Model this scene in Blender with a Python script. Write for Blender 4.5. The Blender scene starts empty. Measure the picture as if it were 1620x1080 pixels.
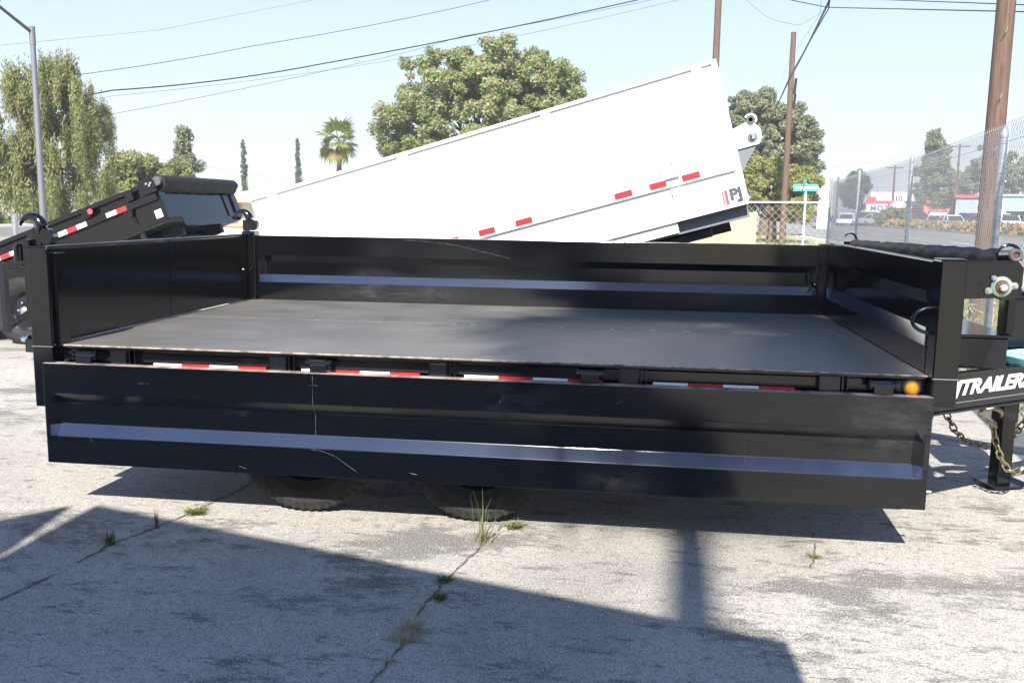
import bpy, bmesh, math, random
import numpy as np
from mathutils import Vector, Matrix
C = bpy.context.scene.collection
R = math.radians
PI = math.pi

# ------------------------------------------------------------------ camera
CAM = Vector((2.984, -4.306, 1.602)); F = 1444.6
B_R = Vector((0.9903, 0.13834, 0.01316)); B_U = Vector((-0.03292, 0.14156, 0.98938)); B_F = Vector((-0.13501, 0.98022, -0.14474))
cam = bpy.data.objects.new('camera', bpy.data.cameras.new('camera')); C.objects.link(cam)
rot = Matrix((B_R, B_U, -B_F)).transposed()
cam.matrix_world = Matrix.Translation(CAM) @ rot.to_4x4()
cam.data.sensor_width = 36; cam.data.lens = F / 1620 * 36
cam.data.clip_start = 0.05; cam.data.clip_end = 3000
bpy.context.scene.camera = cam
# ------------------------------------------------------------------ sky, sun, exposure
SUN_DIR = Vector((0.045, 1, -0.916)).normalized()        # the way the light travels
EL = math.asin(-SUN_DIR.z); AZ = math.atan2(-SUN_DIR.x, -SUN_DIR.y)
w = bpy.data.worlds.new('World'); bpy.context.scene.world = w; w.use_nodes = True
nt = w.node_tree; bg = nt.nodes['Background']
sky = nt.nodes.new('ShaderNodeTexSky'); sky.sky_type = 'NISHITA'; sky.sun_disc = False
sky.sun_elevation = EL; sky.sun_rotation = AZ
sky.air_density = 1.0; sky.dust_density = .6; sky.ozone_density = 5.0; sky.altitude = 300
# pale smog layer round the horizon, the same in every direction
tcw = nt.nodes.new('ShaderNodeTexCoord'); sxw = nt.nodes.new('ShaderNodeSeparateXYZ'); nt.links.new(tcw.outputs['Generated'], sxw.inputs[0])
mrw = nt.nodes.new('ShaderNodeMapRange'); mrw.interpolation_type = 'SMOOTHSTEP'
for k_, v_ in (('From Min', -.02), ('From Max', .55), ('To Min', .80), ('To Max', 0.)): mrw.inputs[k_].default_value = v_
nt.links.new(sxw.outputs[2], mrw.inputs['Value'])
mxw = nt.nodes.new('ShaderNodeMix'); mxw.data_type = 'RGBA'; nt.links.new(mrw.outputs[0], mxw.inputs[0]); nt.links.new(sky.outputs[0], mxw.inputs[6]); mxw.inputs[7].default_value = (3.15, 3.15, 3.45, 1)
nt.links.new(mxw.outputs[2], bg.inputs[0]); bg.inputs[1].default_value = 0.096
sun = bpy.data.objects.new('sun', bpy.data.lights.new('sun', 'SUN')); C.objects.link(sun)
sun.data.energy = 4.8; sun.data.angle = R(0.48); sun.data.color = (1, 0.945, 0.85)
sun.rotation_euler = SUN_DIR.to_track_quat('-Z', 'Y').to_euler(); sun.location = (0, -20, 30)
vs = bpy.context.scene.view_settings
vs.view_transform = 'Standard'; vs.look = 'None'; vs.exposure = 1.45; vs.gamma = 1.0; vs.use_curve_mapping = False
bpy.context.scene.cycles.max_bounces = 8

# ------------------------------------------------------------------ pixel helpers (1620x1080 photograph -> place)
def ray(px, py): return B_R * ((px - 810) / F) - B_U * ((py - 540) / F) + B_F
def at(px, py, D):                       # point at horizontal distance D
    d = ray(px, py); return CAM + d * (D / math.hypot(d.x, d.y))
def ground_at(px, D): 
    v = at(px, 335, D); return Vector((v.x, v.y, 0))

# ------------------------------------------------------------------ mesh builder
class MB:
    def __init__(s, M=None): s.v = []; s.f = []; s.m = []; s.M = M; s.mi = 0
    def add(s, vs, fs):
        k = len(s.v)
        for p in vs:
            p = Vector(p); s.v.append(s.M @ p if s.M is not None else p)
        for f in fs: s.f.append([i + k for i in f]); s.m.append(s.mi)
        return s
    def box(s, x0, x1, y0, y1, z0, z1):
        vs = [(x, y, z) for x in (x0, x1) for y in (y0, y1) for z in (z0, z1)]
        return s.add(vs, [(0,1,3,2),(4,6,7,5),(0,4,5,1),(2,3,7,6),(0,2,6,4),(1,5,7,3)])
    def prism(s, pts, ax, a, b):
        n = len(pts)
        def P(q, t): return {'x': (t, q[0], q[1]), 'y': (q[0], t, q[1]), 'z': (q[0], q[1], t)}[ax]
        vs = [P(q, a) for q in pts] + [P(q, b) for q in pts]
        return s.add(vs, [tuple(range(n)), tuple(range(2*n-1, n-1, -1))] + [(i, (i+1) % n, n+(i+1) % n, n+i) for i in range(n)])
    def bar(s, p, q, wd, ht, up=(0,0,1)):
        p = Vector(p); q = Vector(q); d = (q-p).normalized(); sd = d.cross(Vector(up)).normalized(); u = sd.cross(d)
        vs = [e + sd*(a*wd/2) + u*(b*ht/2) for e in (p, q) for a in (-1, 1) for b in (-1, 1)]
        return s.add(vs, [(0,1,3,2),(4,6,7,5),(0,4,5,1),(2,3,7,6),(0,2,6,4),(1,5,7,3)])
    def tube(s, pts, r, n=8, closed=False, caps=True):
        pts = [Vector(p) for p in pts]; N = len(pts); rr = r if isinstance(r, (list, tuple)) else [r]*N
        ref = None; vs = []
        for i, p in enumerate(pts):
            a = pts[i-1] if (i or closed) else p; b = pts[(i+1) % N] if (i < N-1 or closed) else p
            d = (b-a).normalized()
            if ref is None: ref = d.orthogonal().normalized()
            ref = (ref - d*ref.dot(d)).normalized(); e = d.cross(ref)
            for k in range(n):
                t = 2*PI*k/n; vs.append(p + (ref*math.cos(t) + e*math.sin(t))*rr[i])
        fs = []
        for i in range(N if closed else N-1):
            j = (i+1) % N
            for k in range(n): fs.append((i*n+k, i*n+(k+1) % n, j*n+(k+1) % n, j*n+k))
        if caps and not closed: fs += [tuple(range(n-1, -1, -1)), tuple(range((N-1)*n, N*n))]
        return s.add(vs, fs)
    def lathe(s, prof, c, ax, n=24, closed=False):
        c = Vector(c); ax = Vector(ax).normalized(); a = ax.orthogonal().normalized(); b = ax.cross(a)
        vs = []; N = len(prof)
        for r, h in prof:
            for k in range(n):
                t = 2*PI*k/n; vs.append(c + ax*h + (a*math.cos(t) + b*math.sin(t))*max(r, 1e-5))
        fs = [(i*n+k, i*n+(k+1) % n, ((i+1) % N)*n+(k+1) % n, ((i+1) % N)*n+k) for i in range(N if closed else N-1) for k in range(n)]
        return s.add(vs, fs)
    def build(s, name, mat, parent=None, smooth=False, bevel=0, kind=None, recalc=True, seg=2):
        off = parent_off(parent)
        me = bpy.data.meshes.new(name)
        me.from_pydata([tuple(p - off) for p in s.v], [], s.f)
        mats = mat if isinstance(mat, (list, tuple)) else [mat]
        for m in mats: me.materials.append(m)
        if len(mats) > 1: me.polygons.foreach_set('material_index', s.m)
        if recalc:
            bm = bmesh.new(); bm.from_mesh(me); bmesh.ops.remove_doubles(bm, verts=bm.verts, dist=1e-5)
            bmesh.ops.recalc_face_normals(bm, faces=bm.faces); bm.to_mesh(me); bm.free()
        if smooth:
            me.polygons.foreach_set('use_smooth', [True]*len(me.polygons))
            if hasattr(me, 'set_sharp_from_angle'): me.set_sharp_from_angle(angle=R(40))
        me.update()
        o = bpy.data.objects.new(name, me); C.objects.link(o)
        if parent: o.parent = parent
        else:
            pass
        if bevel:
            b = o.modifiers.new('bevel', 'BEVEL'); b.width = bevel; b.segments = seg; b.limit_method = 'ANGLE'; b.angle_limit = R(35)
            b.harden_normals = False
        if kind: o['kind'] = kind
        return o
OFF = {}
def parent_off(p):
    v = Vector((0,0,0))
    while p is not None: v = v + p.location; p = p.parent
    return v
def tag(o, label=None, cat=None, group=None, kind=None):
    if label: o['label'] = label
    if cat: o['category'] = cat
    if group: o['group'] = group
    if kind: o['kind'] = kind
    return o
def thing(name, label, cat, loc, group=None):
    o = bpy.data.objects.new(name, None); C.objects.link(o); o.location = loc; o.empty_display_size = .2
    return tag(o, label, cat, group)
def inst(name, me, parent, loc=(0,0,0), rot=None):
    o = bpy.data.objects.new(name, me); C.objects.link(o); o.parent = parent
    if rot is not None:
        o.matrix_local = Matrix.Translation(loc) @ rot.to_4x4()
    else: o.location = loc
    return o
def copy_tree(o, parent=None):
    c = o.copy(); C.objects.link(c); c.parent = parent
    for ch in [q for q in bpy.data.objects if q.parent == o]: copy_tree(ch, c)
    return c

# ------------------------------------------------------------------ materials
def mat(name, col=(.5,.5,.5), rough=.5, metal=0, spec=.5, coat=0):
    m = bpy.data.materials.new(name); m.use_nodes = True
    b = m.node_tree.nodes['Principled BSDF']
    b.inputs['Base Color'].default_value = (*col, 1); b.inputs['Roughness'].default_value = rough
    b.inputs['Metallic'].default_value = metal; b.inputs['Specular IOR Level'].default_value = spec
    b.inputs['Coat Weight'].default_value = coat
    return m
def N(m, t, **kw):
    n = m.node_tree.nodes.new(t)
    for k, v in kw.items(): setattr(n, k, v)
    return n
def L(m, a, b): m.node_tree.links.new(a, b)
def bsdf(m): return m.node_tree.nodes['Principled BSDF']
def noise(m, scale, detail=4, rough=.6, vec=None, coord='Object', sc=None):
    if vec is None:
        tc = N(m, 'ShaderNodeTexCoord'); vec = tc.outputs[coord]
    if sc:
        mp = N(m, 'ShaderNodeMapping'); mp.inputs['Scale'].default_value = sc; L(m, vec, mp.inputs[0]); vec = mp.outputs[0]
    n = N(m, 'ShaderNodeTexNoise'); n.inputs['Scale'].default_value = scale; n.inputs['Detail'].default_value = detail; n.inputs['Roughness'].default_value = rough
    L(m, vec, n.inputs['Vector']); return n.outputs['Fac']
def ramp(m, fac, stops):
    r = N(m, 'ShaderNodeValToRGB'); e = r.color_ramp.elements
    while len(e) < len(stops): e.new(.5)
    for i, (p, c) in enumerate(stops):
        e[i].position = p; e[i].color = (*c, 1) if isinstance(c, tuple) else (c, c, c, 1)
    L(m, fac, r.inputs[0]); return r.outputs[0]
def mix(m, fac, a, b, mode='MIX'):
    n = N(m, 'ShaderNodeMix', data_type='RGBA', blend_type=mode)
    for sock, v in ((n.inputs[0], fac), (n.inputs[6], a), (n.inputs[7], b)):
        if hasattr(v, 'is_output'): L(m, v, sock)
        elif isinstance(v, (int, float)): sock.default_value = v if sock == n.inputs[0] else (v, v, v, 1)
        else: sock.default_value = (*v, 1)
    return n.outputs[2]
def bump(m, h, strength=.3, dist=.01):
    n = N(m, 'ShaderNodeBump'); n.inputs['Strength'].default_value = strength; n.inputs['Distance'].default_value = dist
    L(m, h, n.inputs['Height']); L(m, n.outputs[0], bsdf(m).inputs['Normal'])
def basecol(m, c): L(m, c, bsdf(m).inputs['Base Color'])
def roughsock(m, c): L(m, c, bsdf(m).inputs['Roughness'])

def paint_black(name, base=.0013, dust=.015, r0=.10, r1=.16, spec=.60, smudges=()):
    m = mat(name, (base,)*3, .1, spec=spec); tint = (base, base*1.25, base*2.1)
    big = noise(m, 1.3, 5, .6); fine = noise(m, 260, 1, .5); fleck = noise(m, 60, 2, .6)
    smear = noise(m, 3.5, 6, .65, sc=(1, 1, 2.6))
    c1 = ramp(m, smear, [(.58, tint), (.82, (dust, dust*1.05, dust*1.2))])
    c1 = mix(m, ramp(m, big, [(.48, 0.), (.72, 1.)]), tint, c1)
    c2 = mix(m, ramp(m, fine, [(.775, 0.), (.80, 1.)]), c1, (.14, .14, .15))
    c3 = mix(m, ramp(m, fleck, [(.80, 0.), (.83, 1.)]), c2, (.05, .05, .05))
    rg = ramp(m, big, [(.3, r0), (.7, r1)])
    for (px_, py_, pz_, rad, sx_) in smudges:          # hand-rubbed dusty patches
        tc = N(m, 'ShaderNodeTexCoord'); mp = N(m, 'ShaderNodeMapping'); L(m, tc.outputs['Object'], mp.inputs[0])
        mp.inputs['Location'].default_value = (-px_/sx_, -py_, -pz_); mp.inputs['Scale'].default_value = (1/sx_, 1, 1)
        ln = N(m, 'ShaderNodeVectorMath', operation='LENGTH'); L(m, mp.outputs[0], ln.inputs[0])
        mr = N(m, 'ShaderNodeMapRange'); mr.inputs['From Max'].default_value = rad; mr.inputs['To Min'].default_value = 1; mr.inputs['To Max'].default_value = 0; L(m, ln.outputs['Value'], mr.inputs['Value'])
        nz = ramp(m, noise(m, 9, 7, .7, sc=(.7, 1, 1.8)), [(.40, 0.), (.68, 1.)])
        mu = N(m, 'ShaderNodeMath', operation='MULTIPLY'); L(m, mr.outputs[0], mu.inputs[0]); L(m, nz, mu.inputs[1])
        c3 = mix(m, mu.outputs[0], c3, (.030, .031, .035)); rg = mix(m, mu.outputs[0], rg, .30)
    basecol(m, c3)
    roughsock(m, rg)
    bump(m, noise(m, 2.2, 2, .5), .05, .02)
    return m
M = {}
M['black'] = paint_black('black_gloss_paint')
M['black2'] = paint_black('black_semi_paint', .004, .014, .16, .28, .6)
M['blackpanel'] = paint_black('black_gloss_panel_paint', smudges=((1.98, -1.3, .70, .30, 1.5), (1.95, -1.3, .60, .16, 1.6), (.35, -1.3, .66, .18, 1.5), (.75, -1.3, .33, .10, 2.), (-1.2, 1.22, .95, .22, 2.), (-.7, 1.22, .93, .15, 2.)))
M['scratch'] = mat('pale_scratch', (.13, .13, .14), .6)
m = M['ledge'] = mat('sky_sheen_black_paint', (.022, .027, .05), .14, spec=.6)  # blue-grey of the reflected sky painted into the ledge colour
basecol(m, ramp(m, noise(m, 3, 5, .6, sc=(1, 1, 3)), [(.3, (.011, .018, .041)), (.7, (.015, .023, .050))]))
M['blackflat'] = mat('black_underframe', (.010, .010, .011), .45)
m = M['deck'] = mat('deck_paint', (.06, .06, .06), .5, spec=.3)
n1 = noise(m, 1.6, 6, .65); n2 = noise(m, 6, 5, .6, sc=(.25, 2.5, 1)); n3 = noise(m, 300, 2, .5); n4 = noise(m, 70, 3, .6)
c = ramp(m, n1, [(.3, (.074, .071, .066)), (.55, (.102, .098, .092)), (.75, (.13, .126, .118))])
c = mix(m, ramp(m, n2, [(.5, 0.), (.8, .5)]), c, (.15, .147, .14))
c = mix(m, ramp(m, n3, [(.70, 0.), (.76, 1.)]), c, (.3, .3, .29))
c = mix(m, ramp(m, n4, [(.72, 0.), (.78, .8)]), c, (.20, .195, .19))
tc = N(m, 'ShaderNodeTexCoord'); sx = N(m, 'ShaderNodeSeparateXYZ'); L(m, tc.outputs['Object'], sx.inputs[0])
edge = N(m, 'ShaderNodeMath', operation='LESS_THAN'); L(m, sx.outputs[1], edge.inputs[0]); edge.inputs[1].default_value = -1.212
edn = noise(m, 14, 3, .6, sc=(1, 0, 0))
em = N(m, 'ShaderNodeMath', operation='MULTIPLY'); L(m, edge.outputs[0], em.inputs[0]); L(m, ramp(m, edn, [(.40, 0.), (.55, 1.)]), em.inputs[1])
c = mix(m, em.outputs[0], c, (.34, .26, .2))
basecol(m, c); roughsock(m, ramp(m, n1, [(.3, .42), (.7, .58)])); bump(m, n2, .04, .01)
m = M['rustedge'] = mat('bare_rusty_edge', (.25, .14, .09), .6)
basecol(m, ramp(m, noise(m, 9, 4, .7, sc=(1, .1, .1)), [(.35, (.05, .045, .045)), (.5, (.24, .16, .13)), (.7, (.35, .33, .32))]))
M['red'] = mat('red_reflective', (.62, .025, .03), .3)
M['whitetape'] = mat('white_reflective', (.78, .8, .82), .3)
m = M['white'] = mat('white_gloss_paint', (.84, .84, .84), .22, coat=.3)
basecol(m, ramp(m, noise(m, 1.5, 5, .6), [(.3, (.84, .84, .84)), (.7, (.89, .89, .89))]))
M['amber'] = mat('amber_lens', (.9, .32, .01), .12); bsdf(M['amber']).inputs['Subsurface Weight'].default_value = .2
M['bezel'] = mat('grey_rubber_bezel', (.08, .08, .085), .5)
m = M['rubber'] = mat('tyre_rubber', (.02, .02, .021), .75, spec=.3)
basecol(m, ramp(m, noise(m, 14, 5, .6), [(.35, (.012, .012, .012)), (.7, (.024, .023, .022))]))
M['chrome'] = mat('chrome', (.8, .8, .82), .12, 1)
M['zinc'] = mat('bright_zinc', (.62, .62, .64), .3, 1)
m = M['gold'] = mat('yellow_zinc_chain', (.48, .36, .16), .42, .85)
basecol(m, ramp(m, noise(m, 40, 3), [(.3, (.19, .155, .09)), (.6, (.42, .35, .21))]))
M['darkchain'] = mat('dull_steel_chain', (.17, .14, .09), .5, .8)
m = M['galv'] = mat('galvanised_steel', (.5, .53, .56), .38, .65)
basecol(m, ramp(m, noise(m, 22, 4, .6), [(.3, (.26, .285, .32)), (.7, (.42, .45, .49))]))
M['galvlight'] = mat('pale_wire', (.62, .62, .6), .5, .2)
M['lampgrey'] = mat('lamp_post_grey', (.16, .165, .19), .5, .3)
M['wire'] = mat('galvanised_wire', (.36, .37, .38), .4, .6)
M['greencast'] = mat('pale_green_casting', (.24, .31, .26), .5)
m = M['rust'] = mat('rusty_steel', (.3, .1, .04), .75)
basecol(m, ramp(m, noise(m, 30, 4), [(.3, (.08, .03, .015)), (.7, (.22, .09, .035))]))
M['letter'] = mat('white_vinyl', (.82, .82, .84), .3)
M['letgrey'] = mat('grey_vinyl', (.055, .07, .085), .4)
M['letred'] = mat('red_vinyl', (.55, .06, .09), .4)
m = M['tarp'] = mat('black_tarp_fabric', (.016, .016, .017), .62, spec=.35)
bump(m, noise(m, 60, 3, .6), .25, .006)
m = M['turq'] = mat('turquoise_strap', (.16, .62, .68), .55)
basecol(m, ramp(m, noise(m, 25, 3, sc=(1, 1, 4)), [(.35, (.07, .42, .5)), (.6, (.35, .75, .78))]))
M['greypaint'] = mat('grey_undercoat', (.13, .14, .155), .5)
def wood(name, c0, c1, sc):
    m = mat(name, c1, .85, spec=.2)
    n = noise(m, 6, 6, .7, sc=sc); n2_ = noise(m, .9, 3, .6)
    c = ramp(m, n, [(.3, c0), (.65, c1)])
    c = mix(m, ramp(m, n2_, [(.4, 0.), (.65, .45)]), c, tuple(x*.55 for x in c1))
    basecol(m, c); bump(m, n, .6, .02); return m
M['pole'] = wood('weathered_pole_wood', (.06, .04, .03), (.165, .11, .082), (5, 5, .35))
M['bark'] = wood('bark', (.05, .035, .025), (.16, .12, .09), (4, 4, 1))
M['fencewood'] = wood('tan_fence_wood', (.42, .33, .21), (.58, .47, .31), (6, 6, .5))
M['fascia'] = mat('tan_timber_trim', (.52, .33, .17), .7)
m = M['stucco'] = mat('cream_stucco', (.68, .64, .56), .9, spec=.2)
basecol(m, ramp(m, noise(m, 2, 5), [(.3, (.62, .58, .5)), (.7, (.72, .68, .6))])); bump(m, noise(m, 60, 3), .2, .01)
M['roofpale'] = mat('pale_roof', (.7, .69, .67), .8)
M['glassdark'] = mat('dark_glass', (.02, .025, .03), .08, spec=.7)
m = M['lotpave'] = mat('worn_asphalt_pavement', (.25, .24, .22), .88, spec=.2)
a1 = noise(m, .5, 6, .65); a2 = noise(m, 1.9, 8, .74, sc=(1, 1.9, 1)); a3 = noise(m, 120, 3, .75); a4 = noise(m, 75, 2, .6); a5 = noise(m, .25, 3, .5); a6 = noise(m, 26, 5, .8); a7 = noise(m, 5.5, 8, .78, sc=(.6, 1.7, 1))
a8 = noise(m, .9, 7, .68, sc=(.8, 1.5, 1)); a9 = noise(m, 13, 6, .8, sc=(.7, 1.5, 1))
sxy = N(m, 'ShaderNodeMath', operation='ADD'); L(m, a8, sxy.inputs[0]); sm2 = N(m, 'ShaderNodeMath', operation='MULTIPLY_ADD'); L(m, a9, sm2.inputs[0]); sm2.inputs[1].default_value = .35; sm2.inputs[2].default_value = -.175; L(m, sm2.outputs[0], sxy.inputs[1])
pale = mix(m, ramp(m, a5, [(.35, 0.), (.65, 1.)]), (.345, .324, .293), (.44, .416, .38))
c = mix(m, ramp(m, a1, [(.47, 0.), (.68, .6)]), pale, (.18, .17, .155))
c = mix(m, ramp(m, a6, [(.36, .6), (.54, 0.)]), c, (.16, .152, .138))
c = mix(m, ramp(m, sxy.outputs[0], [(.545, 0.), (.61, .78)]), c, (.105, .102, .097))
c = mix(m, ramp(m, a7, [(.555, 0.), (.61, .8)]), c, (.10, .097, .092))
c = mix(m, ramp(m, a3, [(.33, .9), (.47, 0.)]), c, (.045, .043, .04))
c = mix(m, ramp(m, a3, [(.55, 0.), (.66, .8)]), c, (.60, .575, .535))
c = mix(m, ramp(m, a4, [(.66, 0.), (.72, .85)]), c, (.03, .028, .025))
basecol(m, c)
hm = N(m, 'ShaderNodeMath', operation='ADD'); L(m, a3, hm.inputs[0]); L(m, a6, hm.inputs[1])
bump(m, hm.outputs[0], .7, .007)
m = M['road'] = mat('road_asphalt', (.17, .17, .17), .85, spec=.25)
basecol(m, ramp(m, noise(m, .4, 5, sc=(2, .2, 1)), [(.3, (.15, .15, .15)), (.7, (.21, .205, .20))]))
M['roadpaint'] = mat('road_marking_white', (.75, .75, .73), .7)
M['concrete'] = mat('concrete', (.42, .41, .38), .85)
m = M['dirt'] = mat('dry_ground', (.3, .25, .17), .95, spec=.1)
d1 = noise(m, .5, 6, .7); d2 = noise(m, 30, 4, .7)
basecol(m, mix(m, ramp(m, d2, [(.4, 0.), (.65, .6)]), ramp(m, d1, [(.35, (.30, .26, .18)), (.55, (.34, .31, .23)), (.7, (.20, .21, .10))]), (.42, .38, .3)))
m = M['crack'] = mat('crack_dirt', (.06, .045, .03), .95, spec=.1)
basecol(m, ramp(m, noise(m, 60, 4), [(.35, (.075, .06, .045)), (.65, (.20, .16, .115))]))
def leafmat(name, cols, trans=.3):
    m = mat(name, cols[0], .5, spec=.25)
    g = N(m, 'ShaderNodeNewGeometry')
    k = len(cols); st = [(i/(k-1) if k > 1 else 0, c_) for i, c_ in enumerate(cols)]
    col = ramp(m, g.outputs['Random Per Island'], st)
    basecol(m, col)
    tr = N(m, 'ShaderNodeBsdfTranslucent'); L(m, col, tr.inputs[0])
    ms = N(m, 'ShaderNodeMixShader'); ms.inputs[0].default_value = trans
    L(m, bsdf(m).outputs[0], ms.inputs[1]); L(m, tr.outputs[0], ms.inputs[2])
    L(m, ms.outputs[0], m.node_tree.nodes['Material Output'].inputs[0]); return m
M['leafbig'] = leafmat('broad_leaves', [(.228,.300,.090),(.192,.264,.072),(.276,.336,.108),(.240,.312,.096),(.456,.456,.348),(.216,.288,.084),(.408,.420,.300),(.192,.264,.078),(.480,.300,.168),(.252,.324,.102)], .52)
M['leafgrey'] = leafmat('grey_green_leaves', [(.218,.247,.132),(.190,.218,.115),(.265,.287,.167),(.230,.265,.138),(.345,.345,.241)], .48)
M['leafpepper'] = leafmat('pepper_leaves', [(.25,.29,.12),(.22,.265,.105),(.28,.30,.13),(.23,.27,.11),(.38,.34,.13),(.20,.24,.10),(.26,.29,.12),(.34,.28,.15)], .5)
M['leafyellow'] = leafmat('yellowish_shrub_leaves', [(.276,.300,.114),(.228,.264,.096),(.312,.324,.126),(.396,.348,.096),(.216,.252,.090)], .48)
M['leafdark'] = leafmat('dark_conifer', [(.076,.111,.051),(.102,.136,.060),(.068,.093,.048),(.128,.153,.076)], .15)
M['leafpalm'] = leafmat('palm_fronds', [(.182,.238,.049),(.224,.266,.070),(.140,.196,.042)], .3)
M['leafpalmold'] = leafmat('old_palm_fronds', [(.26,.22,.06),(.22,.2,.06)], .3)
M['grassgreen'] = leafmat('green_weed', [(.12,.145,.05),(.16,.175,.06),(.23,.22,.09)], .35)
M['grassdry'] = leafmat('dry_weed', [(.46,.40,.26),(.34,.28,.17),(.55,.48,.33)], .3)
M['groundcover'] = leafmat('orange_groundcover', [(.36,.22,.09),(.42,.27,.11),(.22,.20,.07),(.45,.33,.16)], .2)

def text_mesh(txt, size, shear=0, bold=0, depth=.0008, spacing=1.0, xs=1.0):
    cu = bpy.data.curves.new('t', 'FONT'); cu.body = txt; cu.size = size; cu.shear = shear; cu.offset = bold; cu.extrude = depth; cu.space_character = spacing
    ob = bpy.data.objects.new('t', cu); C.objects.link(ob)
    bpy.context.view_layer.update()
    me = bpy.data.meshes.new_from_object(ob.evaluated_get(bpy.context.evaluated_depsgraph_get()))
    bpy.data.objects.remove(ob); bpy.data.curves.remove(cu)
    for v in me.vertices: v.co.x *= xs
    return me
def place_text(name, me, material, parent, origin, xdir, ydir):
    me.materials.clear(); me.materials.append(material)
    x = Vector(xdir).normalized(); y = Vector(ydir).normalized(); z = x.cross(y)
    Mx = Matrix((x, y, z)).transposed()
    o = bpy.data.objects.new(name, me); C.objects.link(o); o.parent = parent
    o.matrix_local = Matrix.Translation(Vector(origin) - parent_off(parent)) @ Mx.to_4x4()
    return o

# ================================================================== SETTING
def sheet(name, pts, z, m, nx=1):
    me = bpy.data.meshes.new(name); me.from_pydata([(x, y, z) for x, y in pts], [], [tuple(range(len(pts)))]); me.materials.append(m)
    o = bpy.data.objects.new(name, me); C.objects.link(o); o['kind'] = 'structure'; return o
sheet('ground', [(-900, -400), (900, -400), (900, 1500), (-900, 1500)], -.02, M['dirt'])
sheet('lot_pavement', [(-45, -40), (4.2, -40), (7.3, 20.2), (-45, 21.0)], 0, M['lotpave'])
sheet('sidewalk', [(9.6, -60), (11.8, -60), (14.2, 60), (12.0, 60)], .0, M['concrete'])
MB().prism([(0, -.02), (.16, -.02), (.16, .12), (0, .12)], 'y', -60, 60).build('kerb', M['concrete'], kind='structure').location = (14.0, 0, 0)
sheet('road', [(14.3, -200), (29.3, -200), (29.3, 700), (14.3, 700)], -.008, M['road'])
sheet('side_road', [(-70, 66), (14.2, 66), (14.2, 78), (-70, 78)], -.008, M['road'])
sheet('parking_lot', [(33, -60), (120, -60), (120, 400), (33, 400)], -.012, M['road'])
for Y in range(20, 240, 9):
    tag(sheet('lane_marking', [(20.3, Y), (20.45, Y), (20.45, Y+3.4), (20.3, Y+3.4)], -.003, M['roadpaint']), kind='structure')
MB().box(29.3, 29.5, -60, 400, -.02, .13).build('kerb', M['concrete'], kind='structure')

# cracks in the pavement: jagged dirt-filled strips
def crack(pts, wd, seed):
    rng = random.Random(seed); vs = []; fs = []
    P = []
    for (a, b) in zip(pts[:-1], pts[1:]):
        n = max(2, int(math.dist(a, b) / .025))
        for i in range(n): P.append((a[0]+(b[0]-a[0])*i/n + rng.gauss(0, .004), a[1]+(b[1]-a[1])*i/n + rng.gauss(0, .003)))
    for i, (x, y) in enumerate(P):
        q = wd*(.35 + rng.random()*.9)
        vs += [(x-q*.55, y, .004), (x+q*.45, y + rng.gauss(0, .002), .004)]
        if i and math.sin(i*.13 + seed)*math.sin(i*.31 + 2*seed) < .72: fs.append((2*i-2, 2*i-1, 2*i+1, 2*i))
    me = bpy.data.meshes.new('pavement_crack'); me.from_pydata(vs, [], fs); me.materials.append(M['crack'])
    o = bpy.data.objects.new('pavement_crack', me); C.objects.link(o); o['kind'] = 'structure'
crack([(.40, -1.5), (.46, -1.11), (.53, -.75), (.555, -.45), (.66, -.16), (.70, .02), (.78, .4), (.8, 1.2)], .015, 1)
crack([(2.12, -1.6), (2.17, -1.21), (2.17, -.85), (2.2, -.6), (2.26, -.3), (2.29, -.12), (2.36, .2), (2.4, 1.0)], .011, 2)
crack([(3.8, -.2), (3.86, 0.), (3.9, .3)], .010, 3)

# ------------------------------------------------------------------ weeds
def weed(name, label, x, y, nb, hh, spread, m, seed, curl=.5, wd=.004, lean=(0, 0)):
    rng = random.Random(seed); b = MB()
    for i in range(nb):
        a = rng.random()*2*PI; h = hh*(.45+.65*rng.random()); s = spread*(.2+.9*rng.random())
        x0 = x + rng.gauss(0, spread*.18); y0 = y + rng.gauss(0, spread*.18)
        dx = math.cos(a)*s + lean[0]*h; dy = math.sin(a)*s + lean[1]*h
        px, py = -math.sin(a), math.cos(a); w_ = wd*(.6+.8*rng.random())
        pts = []
        for k in range(4):
            t = k/3; tt = t**(1+curl); zz = h*(t - curl*.35*t*t)
            ww = w_*(1-t*.92)
            pts += [(x0+dx*tt+px*ww, y0+dy*tt+py*ww, zz), (x0+dx*tt-px*ww, y0+dy*tt-py*ww, zz)]
        b.add(pts, [(0,1,3,2),(2,3,5,4),(4,5,7,6)])
    o = b.build(name, m, recalc=False); tag(o, label, 'weed')
weed('weed_tuft', 'low leafy green weed in the sunlit crack left of the rear tyre', .735, .02, 150, .035, .075, M['grassgreen'], 1, .8, .006)
weed('weed_tuft', 'short green grass tuft in shade at the bend of the left crack', .545, -.46, 90, .075, .05, M['grassgreen'], 2, .5, .0032)
weed('weed_tuft', 'thin upright green grass sprig between two tufts on the left crack', .645, -.22, 26, .12, .02, M['grassgreen'], 3, .3, .003)
weed('weed_tuft', 'tall straggly seeding grass in front of the front tyre', 2.285, -.13, 22, .27, .11, M['grassgreen'], 4, .25, .0026)
weed('weed_tuft', 'creeping green weed reaching right from under the front tyre', 2.39, .08, 60, .05, .07, M['grassgreen'], 5, .7, .005, (.5, 0))
weed('weed_tuft', 'green weed patch at the shadow edge on the centre crack', 2.195, -.62, 90, .03, .05, M['grassgreen'], 6, .8, .005)
weed('weed_tuft', 'small green weed in shade on the centre crack below the shadow edge', 2.215, -.80, 100, .035, .05, M['grassgreen'], 7, .8, .005)
weed('dry_grass_clump', 'flattened dry straw clump in shade on the centre crack', 2.165, -1.08, 80, .028, .07, M['grassdry'], 8, .9, .0034, (.4, 1.2))
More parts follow.
